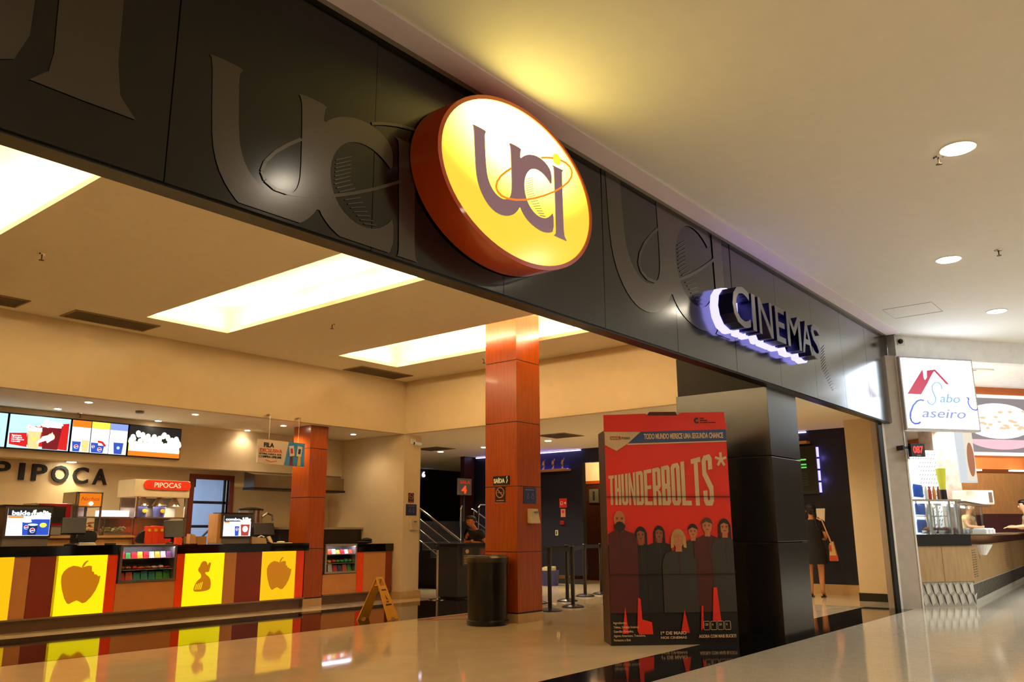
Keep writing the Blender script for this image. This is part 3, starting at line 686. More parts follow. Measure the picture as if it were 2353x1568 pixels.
small('pen_pot', MB().lathe(9.05, 12.75, [(.07, 1.085), (.075, 1.21), (.065, 1.21)], 16), BLACK, 'round black pot on the counter near the wooden pillar', 'pot')
t = thing('tissue_box', 'small open wooden box with paper on the counter left of the combo light box', 'box', (7.42, 12.65, 1.085))
MB().box((7.27, 12.6, 1.085), (7.57, 12.75, 1.21)).done('carton', OAK, t); MB().hexa([(7.24,12.55,1.085),(7.36,12.55,1.085),(7.36,12.65,1.085),(7.24,12.65,1.085),(7.25,12.55,1.25),(7.34,12.55,1.24),(7.34,12.65,1.24),(7.25,12.65,1.25)]).done('paper', M('peach_paper', (240, 190, 130)), t)
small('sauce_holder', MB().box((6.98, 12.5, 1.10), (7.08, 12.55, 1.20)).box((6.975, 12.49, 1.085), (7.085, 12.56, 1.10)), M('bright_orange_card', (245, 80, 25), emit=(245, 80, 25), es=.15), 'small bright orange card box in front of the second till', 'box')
small('key_tray', MB().box((7.13, 12.4, 1.085), (7.3, 12.5, 1.10)), BLACKM, 'flat black tray on the counter left of the wooden box', 'tray')
small('key_tray', MB().box((5.88, 12.4, 1.10), (6.0, 12.5, 1.125)), BLACKM, 'flat black tray on the counter above the first apple panel', 'tray')
small('papers', MB().hexa([(5.45,12.35,1.10),(5.70,12.35,1.10),(5.72,12.45,1.10),(5.47,12.45,1.10),(5.47,12.37,1.135),(5.66,12.37,1.13),(5.7,12.44,1.14),(5.48,12.44,1.14)]), M('grey_paper', (150, 140, 110)), 'crumpled papers on the counter above the first apple panel', 'papers')

# ================================================================ machines on the back counter
# popcorn machine
t = thing('popcorn_machine', 'steel popcorn cabinet with red PIPOCAS sign, spotlights and cups', 'popcorn machine', (7.1, 13.6, 1.0))
x0, x1, y0, y1 = 6.70, 7.58, 13.3, 13.85
mb = MB(); mb.box((x0, y0, .9), (x0+.035, y0+.035, 1.84)).box((x1-.035, y0, .9), (x1, y0+.035, 1.84)).box((x0, y1-.035, .9), (x0+.035, y1, 1.84)).box((x1-.035, y1-.035, .9), (x1, y1, 1.84)).box((x0, y0, 1.50), (x1, y1, 1.52)).box((x0, y0, 0), (x1, y1, 1.10)).box((x0, y1-.02, 1.1), (x1, y1, 1.84))
mb.done('frame', STEEL, t)
MB().box((x0-.06, y0-.02, 1.84), (x1+.02, y1, 2.12)).done('hood', M('cream_enamel', (215, 195, 150), rough=.35), t, bevel=.01)
R_ = ell(x0+.16, 2.04, .075, .075, 14, 0, math.pi/2, 3*math.pi/2) + ell(x1-.05, 2.04, .075, .075, 14, 0, -math.pi/2, math.pi/2)
pl = MB().poly(R_, y0-.035, y0-.02).done('sign_plate', M('red_enamel', (205, 48, 18), rough=.35, emit=(205, 48, 18), es=.25), t)
MB().text('PIPOCAS', x0+.26, 1.998, .085, y0-.042, y0-.035, width=.46).done('lettering', M('cream_letter', (240, 225, 190), emit=(240, 225, 190), es=.3), pl)
for k in range(3):
    sx = x0+.17+k*.27
    L_ = MB().lathe(sx, y0+.12, [(.11, 1.70), (.035, 1.84)], 18, cap=False).lathe(sx, y0+.12, [(.095, 1.702), (.03, 1.83)], 18, cap=False).done('spot_shade', STEEL, t, smooth=True)
    MB().lathe(sx, y0+.12, [(.02, 1.715), (.085, 1.72), (.09, 1.73), (.03, 1.78)], 18).done('bulb', LAMPW, L_)
MB().box((x0+.6, y0+.3, 1.52), (x1-.04, y1-.03, 1.84)).done('ice_compartment', GREYP, t)
lamp('popcorn_lamp', 'AREA', (7.1, 13.42, 1.69), 7, WARM2, size=.7, size_y=.25)
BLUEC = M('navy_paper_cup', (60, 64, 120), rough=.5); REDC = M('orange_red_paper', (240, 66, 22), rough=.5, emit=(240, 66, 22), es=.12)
for k, (x, r_) in enumerate(((6.86, .085), (7.16, .105))):
    t = thing('popcorn_bucket', ['navy paper bucket with yellow badge, left one in the popcorn machine', 'wide navy paper bucket with yellow badge, right one in the popcorn machine'][k], 'bucket', (x, 13.42, 1.52), 'navy buckets in the popcorn machine')
    MB().lathe(x, 13.42, [(r_*.8, 1.52), (r_, 1.71)], 20).done('cup_body', BLUEC, t, smooth=True)
    MB().lathe(x, 13.42, [(r_*1.03, 1.71), (r_*1.03, 1.722)], 20).done('rim', WHITE, t)
    MB().poly(ell(x+.01, 1.62, .035, .032, 14), 13.42-r_-.002, 13.42-r_*.85).done('badge', M('badge_yellow', (240, 205, 50)), t)
for k in range(6):
    x = 6.735 + k*.105; y = 12.98
    t = thing('paper_bag', 'orange red folded popcorn bag with yellow badge, in the row below the popcorn machine buckets', 'popcorn bag', (x+.05, y, 1.10), 'orange popcorn bags below the machine')
    MB().box((x-.002, y-.02, 1.10), (x+.098, y+.05, 1.37+.01*(k % 2))).done('bag', REDC, t, bevel=.006)
    MB().poly(ell(x+.048, 1.31, .024, .024, 12), y-.026, y-.02).done('badge', MATS['badge_yellow'], t)
    if k > 1: pass
# nacho warmer
t = thing('nacho_warmer', 'steel nacho warmer with glowing orange header and bright bulb', 'food warmer', (5.97, 13.55, 1.235))
x0, x1, y0, y1 = 5.78, 6.16, 13.3, 13.8
mb = MB(); mb.box((x0, y0, 1.235), (x1, y1, 1.30)).box((x0, y0, 1.30), (x0+.025, y0+.025, 1.89)).box((x1-.025, y0, 1.3), (x1, y0+.025, 1.89)).box((x0-.01, y0+.05, 1.3), (x0+.01, y1, 1.89)).box((x0, y0, 1.87), (x1, y1, 1.89)).box((x0, y0, 1.66), (x1, y1, 1.675)).box((x0+.17, y0+.1, 1.30), (x0+.2, y0+.13, 1.66)).box((x0, y1-.02, 1.3), (x1, y1, 1.89))
mb.done('cabinet', STEEL, t)
MB().box((x0+.025, y0, 1.68), (x1-.025, y0+.012, 1.87)).done('header', E('header_orange', (250, 130, 15), .9), t)
MB().text('Nachos', x0+.05, 1.76, .06, y0-.004, y0, width=.28, shear=.3).done('lettering', M('dark_red_ink', (150, 40, 10), emit=(150, 40, 10), es=.4), t)
MB().ball((x0+.2, y0-.015, 1.715), .028).done('bulb', E('hot_bulb', (255, 225, 150), 22), t)
mb = MB(); r = random.Random(3)
for k in range(40): mb.ball((x0+.04+r.random()*.30, y0+.06+r.random()*.2, 1.31+r.random()*.12), (.03, .02, .012), 6, 4)
n_ = mb.done('nachos', M('corn_chips', (205, 130, 45), rough=.7), t); n_['kind'] = 'stuff'
MB().box((x0+.03, y0+.04, 1.50), (x1-.03, y0+.2, 1.52)).done('shelf', STEEL, t)
# red oven
t = thing('toaster_oven', 'dark red fronted oven behind the balde light box', 'oven', (5.4, 13.6, 1.235))
MB().box((5.20, 13.32, 1.235), (5.72, 13.8, 1.71)).done('body', STEEL, t, bevel=.01)
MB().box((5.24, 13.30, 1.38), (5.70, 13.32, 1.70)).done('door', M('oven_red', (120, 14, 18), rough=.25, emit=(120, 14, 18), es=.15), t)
MB().box((5.40, 13.29, 1.42), (5.62, 13.30, 1.66)).done('window', BLACK, t)
MB().box((5.24, 13.30, 1.25), (5.70, 13.32, 1.36)).lathe(5.62, 13.29, [(.015, 1.29), (.015, 1.32)], 10).done('control_panel', GREYP, t)
# glass warmer with pink light
t = thing('glass_warmer', 'low glass food warmer with pink lit top between nacho warmer and popcorn machine', 'food warmer', (6.42, 13.45, 1.235))
mb = MB(); mb.box((6.22, 13.3, 1.235), (6.66, 13.65, 1.28)); mb.box((6.22, 13.3, 1.28), (6.235, 13.315, 1.50)).box((6.645, 13.3, 1.28), (6.66, 13.315, 1.50)).box((6.22, 13.62, 1.28), (6.66, 13.64, 1.52))
mb.done('base', STEEL, t)
MB().box((6.22, 13.34, 1.52), (6.62, 13.64, 1.62)).done('lit_canopy', E('pink_tube', (255, 215, 225), 1.5), t)
MB().box((6.21, 13.33, 1.50), (6.64, 13.65, 1.52)).done('canopy_edge', STEEL, t)
MB().box((6.235, 13.30, 1.28), (6.645, 13.305, 1.49)).done('glass_front', GLASS, t)
mb = MB(); r = random.Random(5)
for k in range(60): mb.ball((6.27+r.random()*.34, 13.36+r.random()*.2, 1.29+r.random()*.07), (.022, .02, .018), 6, 4)
n_ = mb.done('popcorn', M('popcorn_cream', (235, 215, 165), rough=.8), t); n_['kind'] = 'stuff'
# kettle
t = thing('popcorn_kettle', 'big steel kettle with dark rim on the dark back counter under the hood', 'kettle', (8.99, 13.6, 1.36))
MB().box((8.7, 13.3, 0), (9.21, 13.9, 1.36)).done('stand', MATS['dark_steel'], t)
MB().lathe(8.99, 13.55, [(.20, 1.36), (.21, 1.40), (.21, 1.66), (.19, 1.67)], 28).done('pot', STEEL, t, smooth=True)
MB().lathe(8.99, 13.55, [(.225, 1.66), (.225, 1.69), (.08, 1.72)], 28).done('lid', BLACK, t, smooth=True)
MB().tube([(9.2, 13.5, 1.55), (9.3, 13.48, 1.62), (9.4, 13.46, 1.58), (9.42, 13.46, 1.48)], .025, 8).done('handle', STEEL, t, smooth=True)
# exhaust hood
t = thing('exhaust_hood', 'dark steel exhaust hood on the wall between service door and wooden pillar', 'hood', (9.8, 14.05, 2.1))
MB().hexa([(9.16, 13.75, 2.10), (11.3, 13.75, 2.10), (11.3, 14.09, 2.10), (9.16, 14.09, 2.10), (9.16, 13.75, 2.34), (11.3, 13.75, 2.34), (11.3, 14.09, 2.40), (9.16, 14.09, 2.40)]).done('canopy', M('hood_steel', (130, 112, 84), rough=.3, metal=.9), t)
MB().box((9.14, 13.73, 2.06), (11.32, 14.09, 2.10)).done('rim', M('hood_dark', (40, 30, 20), rough=.4, metal=.6), t)
# wall lettering
t = thing('wall_lettering', 'black raised letters spelling PIPOCA on the tiled wall under the screens', 'lettering', (5.9, 14.48, 2.08))
xs = [(4.88, 5.22, 'P'), (5.34, 5.42, 'I'), (5.53, 5.76, 'P'), (5.83, 6.10, 'O'), (6.17, 6.42, 'C'), (6.50, 6.74, 'A')]
for a, b, ch in xs:
    dz = -.024*(a-5.3)
    MB().text(ch, a if ch != 'P' or a > 5 else a+.1, 2.11+dz*1.0, .27, 14.46, 14.5, width=(b-a) if not (ch == 'P' and a < 5) else .23, bold=.02).done('letter', BLACKM, t)

# ================================================================ menu screens
def screen(x0, x1, z0, z1, y, label):
    t = thing('menu_screen', label, 'screen', ((x0+x1)/2, y, z0), 'menu screens above the snack counter')
    MB().box((x0+.006, y, z0), (x1-.006, y+.085, z1)).done('housing', BLACK, t, bevel=.004)
    return t
Y = 14.02
t = screen(4.0, 4.93, 2.54, 3.09, Y, 'menu screen cut by the left picture edge, pale blue')
MB().box((4.02, Y-.004, 2.56), (4.915, Y, 3.07)).done('display', SKB, t)
t = screen(4.93, 5.87, 2.54, 3.09, Y, 'menu screen with red popcorn buckets and a white arrow')
MB().box((4.95, Y-.004, 2.56), (5.85, Y, 3.07)).done('display', SKB, t)
MB().poly([(5.24, 2.90), (5.83, 3.0), (5.83, 2.565), (5.2, 2.62)], Y-.006, Y-.004).done('red_ground', SRED, t)
MB().poly([(4.965, 2.78), (5.21, 2.80), (5.23, 2.58), (4.975, 2.61)], Y-.008, Y-.006).done('red_label', SRED, t)
MB().text('Experimente\nrefil de pipoca\ncom refrigerante\ne aproveite!', 5.0, 2.74, .022, Y-.012, Y-.008, width=.18, bold=.02).done('small_print', ICE, t)
cup(t, 5.22, 2.565, .20, .28, Y-.009, SCR, .028, SYE)
popcorn(t, 5.21, 5.43, 2.83, 2.92, Y-.011, n=8, seed=2)
cup(t, 5.42, 2.565, .30, .36, Y-.013, SDR, .055, SYE)
popcorn(t, 5.43, 5.71, 2.91, 3.04, Y-.016, n=9, seed=3)
MB().poly([(5.36, 2.64), (5.50, 2.70), (5.52, 2.66), (5.62, 2.74), (5.58, 2.84), (5.56, 2.80), (5.44, 2.76)], Y-.02, Y-.017).done('white_arrow', ICE, t)
t = screen(5.87, 6.81, 2.54, 3.09, Y, 'menu screen in three columns, orange, yellow and blue headed')
for k, (hc, a) in enumerate(((SOR, 5.885), (SYE, 6.195), (SLAV, 6.50))):
    MB().box((a, Y-.004, 2.56), (a+.295, Y, 3.07)).done('display', [ICE, ICE, ICE][k], t)
    MB().box((a, Y-.006, 2.96), (a+.295, Y-.004, 3.07)).done('header', hc, t)
    mb = MB()
    for q in range(4): mb.box((a+.02, Y-.006, 2.84+q*.025), (a+.24, Y-.004, 2.844+q*.025))
    mb.done('small_print', SGY, t)
cup(t, 5.90, 2.565, .14, .16, Y-.007, SBL, None); roundel(t, 5.97, 2.64, .035, Y-.009)
cup(t, 6.05, 2.565, .12, .19, Y-.006, SCR, .02, SYE); cup(t, 6.20, 2.565, .12, .16, Y-.006, SBL, None); cup(t, 6.27, 2.565, .15, .12, Y-.009, SBL, None); roundel(t, 6.345, 2.62, .035, Y-.012); roundel(t, 6.24, 2.66, .025, Y-.01)
MB().poly(strip([(6.31, 2.75), (6.38, 2.74), (6.44, 2.68)], .035), Y-.009, Y-.006).done('red_scoop', SRED, t)
cup(t, 6.57, 2.565, .17, .19, Y-.006, SBL, .026, SKB)
t = screen(6.81, 7.78, 2.54, 3.09, Y, 'menu screen farthest right, popcorn heap on black')
MB().box((6.83, Y-.004, 2.56), (7.76, Y, 3.07)).done('display', SBK, t)
MB().box((6.83, Y-.006, 2.56), (7.76, Y-.004, 2.64)).done('orange_base', SOR, t)
MB().poly([(6.83, 2.64), (7.76, 2.64), (7.76, 2.70), (7.3, 2.72), (6.83, 2.76)], Y-.006, Y-.004).done('glow', SYE, t)
popcorn(t, 6.84, 7.75, 2.64, 2.98, Y-.007, n=22, seed=6)
# hanging sign
t = thing('hanging_sign', 'white and blue hanging sign reading FILA EXCLUSIVA in front of the wooden pillar', 'sign', (8.56, 12.12, 2.39))
MB().hexa([(8.09, 12.10, 2.40), (9.04, 12.10, 2.38), (9.04, 12.12, 2.38), (8.09, 12.12, 2.40), (8.08, 12.10, 2.80), (9.03, 12.10, 2.79), (9.03, 12.12, 2.79), (8.08, 12.12, 2.80)]).done('board', M('sign_white', (232, 215, 195), rough=.5), t)
MB().poly([(8.62, 2.392), (9.04, 2.382), (9.03, 2.788), (8.70, 2.793)], 12.096, 12.1).done('blue_field', M('sign_blue', (40, 120, 185), rough=.5), t)
INK = M('sign_ink', (30, 28, 34)); INKO = M('sign_orange', (225, 95, 40)); INKW = M('sign_panel_white', (238, 232, 224))
MB().text('FILA', 8.20, 2.675, .075, 12.094, 12.1, width=.20, bold=.03).done('lettering', INK, t)
MB().text('EXCLUSIVA', 8.13, 2.59, .06, 12.094, 12.1, width=.44, bold=.02).done('lettering', INKO, t)
MB().text('RETIRE AQUI A SUA', 8.12, 2.545, .028, 12.094, 12.1, width=.44, bold=.01).done('lettering', INK, t)
MB().text('COMPRA ONLINE', 8.12, 2.495, .036, 12.094, 12.1, width=.44, bold=.02).done('lettering', INK, t)
MB().poly(strip([(8.25, 2.46), (8.36, 2.43), (8.47, 2.45)], .013), 12.094, 12.1).done('tick_mark', INKO, t)
for k, (x, cm, a) in enumerate(((8.76, M('sign_red', (190, 40, 40)), .15), (8.92, INK, -.12))):
    MB().poly([(x-.03, 2.39), (x+.04, 2.388), (x+.03, 2.55), (x-.02, 2.55)], 12.092, 12.096).done('drawn_arm', [M('sign_maroon', (110, 30, 60)), M('sign_gold', (235, 175, 50))][k], t)
    c_, s_ = math.cos(a), math.sin(a); q = [(-.05, -.09), (.05, -.09), (.05, .09), (-.05, .09)]
    MB().poly([(x+u*c_-v*s_, 2.64+u*s_+v*c_) for u, v in q], 12.088, 12.092).done('drawn_phone', INKW, t)
    MB().poly([(x+u*.5*c_-v*.5*s_, 2.64+u*.5*s_+v*.5*c_) for u, v in q], 12.086, 12.088).done('phone_screen', cm, t)
MB().tube([(8.3, 12.11, 2.79), (8.3, 12.11, 3.22)], .003, 4).box((8.28, 12.10, 3.21), (8.32, 12.2, 3.24)).done('wire', STEEL, t)
MB().tube([(8.9, 12.11, 2.79), (8.9, 12.11, 3.22)], .003, 4).box((8.88, 12.10, 3.21), (8.92, 12.2, 3.24)).done('wire', STEEL, t)

# ================================================================ ceiling fittings
def downlight(x, y, z, label, group, r=.09, power=0, color=WARM2, em=LAMPW, spot=110, tilt=0):
    t = thing('downlight', label, 'downlight', (x, y, z-.02), group)
    mb = MB(); N = 22
    mb.lathe(x, y, [(r+.02, z-.008), (r+.02, z)], N); mb.done('trim_ring', WHITE, t)
    MB().lathe(x, y, [(r, z-.013), (r*.98, z-.007)], N).done('lamp_face', em, t)
    if power: lamp('downlight_lamp', 'SPOT', (x, y, z-.03), power, color, spot=spot, blend=.7, radius=r, parent=t)
ZMc = ZM
for x, y, l, p in ((7.80, 1.23, 'recessed white downlight in the mall ceiling nearest the camera', 150), (11.17, 2.03, 'recessed white downlight in the mall ceiling, middle of three', 150), (14.44, 2.05, 'recessed white downlight in the mall ceiling nearest the food shop', 110),
                (4.4, 1.33, None, 150), (1.0, 1.33, None, 80), (18.5, -.5, None, 150), (10.5, -2.0, None, 150), (7.2, -1.4, None, 150)):
    downlight(x, y, ZM, l or 'recessed downlight in the mall ceiling out of the frame', 'mall ceiling downlights' if l else 'mall ceiling downlights out of the frame', r=.13, power=p, em=LAMPC if x > 14 else LAMPW, color=COOL if x > 14 else WARM2)
dl = [(5.49, 13.68), (5.50, 12.65), (7.25, 13.89), (7.24, 12.67), (9.07, 13.95), (9.09, 12.84), (10.85, 12.97), (3.7, 13.3)]
nm = ['above the three column menu screen', 'nearest the bulkhead edge, second from the left', 'above the popcorn heap screen', 'in front of the popcorn heap screen', 'above the exhaust hood', 'beside the wooden pillar head', 'farthest right, above the short counter', 'out of the frame']
for (x, y), n_ in zip(dl, nm):
    downlight(x, y, ZL, 'small downlight over the snack counter, ' + n_, 'small downlights over the snack counter', r=.045, power=(30 if x > 10 else 95 if y < 13 else 14), color=WARM2, spot=140)
downlight(6.05, 14.3, 2.42, 'small downlight under the screen bulkhead above the PIPOCA letters', 'downlights under the screen bulkhead', r=.07, power=0)
lamp('letter_spot', 'SPOT', (6.1, 14.25, 2.40), 30, (1, .82, .5), rot=(math.radians(8), 0, 0), spot=115, blend=.9, radius=.04)
for x, y, n_ in ((15.44, 15.0, 'over the stairs'), (15.33, 13.42, 'left of the tall pillar'), (15.21, 11.37, 'right of the tall pillar'), (15.4, 8.2, 'behind the poster'), (14.6, 5.6, 'behind the black column')):
    downlight(x, y, ZL+.1, 'small downlight in the ticket hall ceiling ' + n_, 'small downlights in the ticket hall', r=.07, power=(130 if x == 14.6 else 320), color=WARM2, spot=125)
lamp('corridor_lamp', 'POINT', (18.3, 12.4, 2.9), 30, WARM, radius=.1)
def sprinkler(x, y, z, label):
    t = thing('sprinkler', label, 'sprinkler', (x, y, z), 'ceiling sprinklers')
    MB().lathe(x, y, [(.035, z-.012), (.045, z)], 14).done('escutcheon', CHROME, t)
    MB().lathe(x, y, [(.004, z-.075), (.028, z-.072), (.028, z-.068), (.006, z-.06), (.008, z-.012)], 12).done('deflector', M('dark_brass', (90, 70, 45), metal=.8, rough=.4), t)
for a in ((3.43, 9.42, ZC, 'dark sprinkler head in the cinema ceiling left of the middle light cove'), (7.48, 9.51, ZC, 'dark sprinkler head between the middle and the right light coves'), (10.85, 9.50, ZC, 'dark sprinkler head left of the tall pillar top'),
          (7.89, 1.41, ZM, 'chrome sprinkler head beside the nearest mall downlight'), (11.18, 1.48, ZM, 'chrome sprinkler head right of the middle mall downlight'),
          (5.96, 13.96, ZL, 'small sprinkler over the menu screens'), (9.74, 14.3, ZL, 'small sprinkler above the exhaust hood')): sprinkler(*a)
sm = MB().lathe(6.47, 13.01, [(.05, ZL-.04), (.065, ZL-.03), (.065, ZL)], 18); tag(sm.done('smoke_detector', GREYP), 'round smoke detector in the low ceiling over the counter', 'smoke detector')
sm = MB().hexa([(7.7, 8.1, ZC-.02), (8.0, 8.1, ZC-.02), (8.0, 8.3, ZC-.02), (7.7, 8.3, ZC-.02), (7.66, 8.05, ZC), (8.04, 8.05, ZC), (8.04, 8.35, ZC), (7.66, 8.35, ZC)])
tag(sm.done('wireless_box', CEILC), 'flat cream box on the cinema ceiling between the coves', 'ceiling box')
def vent(x0, x1, y0, y1, z, label, along='x', n=8, dark=(70, 52, 34)):
    t = thing('air_grille', label, 'air vent', ((x0+x1)/2, (y0+y1)/2, z), 'ceiling air grilles')
    MB().box((x0, y0, z-.004), (x1, y1, z)).done('backing', M('grille_dark', dark, rough=.6), t)
    f = MB(); w = .025
    f.box((x0-w, y0-w, z-.012), (x1+w, y0, z)).box((x0-w, y1, z-.012), (x1+w, y1+w, z)).box((x0-w, y0, z-.012), (x0, y1, z)).box((x1, y0, z-.012), (x1+w, y1, z)); f.done('frame', M('grille_frame', (150, 122, 84)), t)
    s = MB()
    for k in range(n):
        yy = y0 + (y1-y0)*(k+.5)/n
        s.box((x0, yy-.008, z-.010), (x1, yy+.004, z-.004))
    s.done('slats', M('grille_slat', (122, 98, 66)), t)
vent(4.72, 5.88, 11.52, 11.98, ZC, 'large ceiling grille left of the middle light cove')
vent(9.85, 11.1, 11.60, 12.1, ZC, 'large ceiling grille behind the right light cove', n=8)
vent(2.9, 4.1, 11.52, 11.98, ZC, 'ceiling grille cut by the left picture edge')
vent(14.2, 14.9, 10.2, 10.9, ZL+.1, 'ceiling grille in the ticket hall right of the tall pillar')
vent(14.5, 15.1, 14.2, 15.0, ZL+.1, 'dark ceiling grille in the ticket hall above the stairs')
t = thing('air_grille', 'dark slotted grille set in the white panel of the middle light cove', 'air vent', (5.5, 7.4, ZC+.44), 'ceiling air grilles')
MB().box((5.42, 7.2, ZC+.445), (5.62, 8.3, ZC+.455)).done('backing', MATS['grille_dark'], t)
s = MB()
for k in range(3): s.box((5.44+k*.06, 7.2, ZC+.438), (5.46+k*.06, 8.3, ZC+.446))
s.done('slats', MATS['grille_slat'], t)

def camera_dome(M_, label):
    t = thing('security_camera', label, 'security camera', M_.translation)
    mb = MB(M_); mb.box((-.06, -.02, -.05), (.06, 0, .05)).tube([(0, -.02, 0), (0, -.10, -.03)], .015, 8); mb.done('bracket', WHITE, t)
    mb = MB(M_); mb.tube([(-.05, -.09, -.05), (.10, -.13, -.06)], .035, 12); mb.done('body', WHITE, t)
    mb = MB(M_); mb.tube([(-.055, -.088, -.05), (-.045, -.092, -.05)], .028, 12); mb.done('lens', BLACK, t)
camera_dome(Matrix.Translation((11.76, 12.2, 3.05)), 'small security camera on top of the cream pier')

# ================================================================ poster standee
uF = Vector((.69, -.724, 0)); nF = Vector((.724, .69, 0))
def frame(O, u, n): return Matrix(((u[0], n[0], 0, O[0]), (u[1], n[1], 0, O[1]), (0, 0, 1, O[2]), (0, 0, 0, 1)))
PF = frame((8.30, 5.37, 0), uF, nF)
t = thing('poster_standee', 'tall red cereal box standee lettered THUNDERBOLTS in front of the black column', 'standee', (8.8, 4.85, 0))
RED = M('poster_red', (230, 40, 8), rough=.42, noise=.02); PDK = M('poster_black', (24, 18, 16), rough=.4, noise=.15)
W, H = 1.47, 2.62
MB(PF).box((0, 0, 0), (W, .42, 2.42)).done('box_body', M('poster_dark_side', (40, 14, 10), rough=.5), t)
mb = MB(PF); mb.poly([(-.008, 2.385), (W+.012, 2.425), (W-.012, 2.645), (.93, 2.635), (.88, 2.60), (.54, 2.595), (.5, 2.62), (-.008, 2.60)], -.006, 0); mb.done('top_flap', RED, t)
MB(PF).poly([(.52, 2.60), (.89, 2.60), (.87, 2.645), (.55, 2.64)], .0, .04).done('flap_tab', M('tab_brown', (70, 26, 14)), t)
MB(PF).box((0, -.004, 0), (W, 0, 2.415)).done('front_sheet', RED, t)
# dark printed crowd: generic figures
fig = [(.14, 1.50, .085, 'A'), (.385, 1.30, .07, 'B'), (.60, 1.31, .065, 'C'), (.82, 1.27, .085, 'D'), (1.00, 1.33, .065, 'E'), (1.17, 1.40, .072, 'F'), (1.375, 1.385, .072, 'G')]
SK = [M('print_skin_a', (188, 112, 74)), M('print_skin_b', (150, 84, 54)), M('print_skin_c', (196, 120, 78))]
HR = [M('print_hair_dark', (34, 20, 14)), M('print_hair_brown', (84, 54, 34)), M('print_hair_blond', (190, 150, 92))]
JK = [M('print_jacket_maroon', (78, 18, 14)), M('print_jacket_black', (28, 23, 22)), M('print_jacket_grey', (54, 46, 40)), M('print_jacket_olive', (58, 48, 34))]
cfg = [(0, 0, 0, 'bald'), (1, 0, 1, 'long'), (1, 0, 1, 'hood'), (2, 2, 2, 'bob'), (2, 0, 3, 'short'), (2, 1, 0, 'short'), (0, 0, 2, 'long')]
order = [1, 2, 4, 5, 6, 0, 3]
base = MB(PF); base.poly([(0, 0), (W, 0), (W, 1.05), (1.3, 1.1), (.9, 1.0), (.5, 1.05), (.3, 1.0), (0, 1.1)], -.006, -.004); base.done('dark_ground', PDK, t)
for lay, i in enumerate(order):
    x, top, r, _ = fig[i]; s_, h_, j_, st = cfg[i]; y = -.008 - lay*.003
    zc_ = top - r*1.35; w = r*2.35; sh = zc_ - r*1.9
    xl, xr = max(.004, x-w), min(W-.004, x+w)
    MB(PF).poly([(xl, .35), (xr, .35), (xr, sh-.10), (min(xr, x+w*.82), sh), (x+r*.5, sh+r*.55), (x-r*.5, sh+r*.55), (max(xl, x-w*.82), sh), (xl, sh-.10)], y-.001, y+.001).done('printed_figure', JK[j_], t)
    f = MB(PF)
    f.poly([(x-r*.45, sh+r*.3), (x+r*.45, sh+r*.3), (x+r*.4, zc_), (x-r*.4, zc_)], y-.002, y-.001)
    f.poly(ell(x, zc_, r*.78, r*1.12, 24), y-.003, y-.002); f.done('printed_face', SK[s_], t)
    hb = MB(PF); hy = y-.0042
    if st != 'bald': hb.poly(ell(x, zc_+r*.15, r*.95, r*1.25, 20, 0, .15, math.pi-.15) + [(x-r*.62, zc_+r*.45), (x-r*.1, zc_+r*.75), (x+r*.62, zc_+r*.45)], hy, hy+.001)
    if st in ('long', 'bob', 'hood'):
        L_ = 1.15 if st == 'bob' else 1.9
        for sg in (-1, 1): hb.poly([(x+sg*r*.62, zc_+r*.7), (x+sg*r*1.02, zc_+r*.4), (x+sg*r*1.08, zc_-r*L_), (x+sg*r*.68, zc_-r*L_*.9)], hy, hy+.001)
    if st == 'bald': hb.poly(ell(x, zc_-r*.55, r*.82, r*1.15, 20, 0, math.pi+.25, 2*math.pi-.25) + [(x+r*.35, zc_-r*.35), (x, zc_-r*.28), (x-r*.35, zc_-r*.35)], hy, hy+.001)
    for sg in (-1, 1):
        hb.poly(strip([(x+sg*r*.18, zc_+r*.16), (x+sg*r*.5, zc_+r*.2)], r*.1), hy, hy+.001); hb.poly(ell(x+sg*r*.34, zc_+r*.02, r*.11, r*.06, 8), hy, hy+.001)
    hb.poly(strip([(x-r*.2, zc_-r*.52), (x+r*.2, zc_-r*.52)], r*.09), hy, hy+.001)
    hb.done('printed_hair', HR[h_], t)
    MB(PF).poly(strip([(x, sh+r*.3), (x+r*.05, sh-.25)], .008), y-.004, y-.003).done('printed_seam', JK[(j_+2) % 4], t)
for P in ([(.13, .13), (.17, .42), (.20, .13)], [(.30, .16), (.32, .52), (.35, .5), (.36, .28), (.47, .25), (.48, .12), (.32, .12)], [(.80, .13), (.85, .38), (.90, .13)], [(1.03, .15), (1.05, .42), (1.07, .42), (1.06, .18)], [(1.17, .26), (1.20, .62), (1.24, .62), (1.27, .24)]):
    MB(PF).poly(P, -.034, -.032).done('printed_red_gap', RED, t)
BGE = M('poster_beige', (222, 192, 148), rough=.45); PBL = M('poster_blue', (52, 74, 130), rough=.45)
MB(PF).poly([(.30, 2.268), (W, 2.300), (W, 2.435), (.44, 2.402), (.27, 2.262)], -.010, -.008).done('blue_banner', PBL, t)
MB(PF).poly([(.26, 2.245), (W, 2.288), (W, 2.300), (.28, 2.262)], -.011, -.008).done('banner_line', BGE, t)
MB(PF).poly([(0, 2.40), (.43, 2.40), (.27, 2.26), (.135, 2.175), (0, 2.245)], -.013, -.009).done('arrow_label', BGE, t)
MB(PF).box((.065, -.016, 2.305), (.185, -.013, 2.345)).done('red_label', M('label_red', (200, 40, 40)), t)
MB(PF).text('MARVEL', .072, 2.311, .028, -.020, -.016, width=.105, bold=.03).done('lettering', BGE, t)
MB(PF).text('STUDIOS', .192, 2.311, .028, -.016, -.013, width=.11).done('lettering', MATS['print_hair_dark'], t)
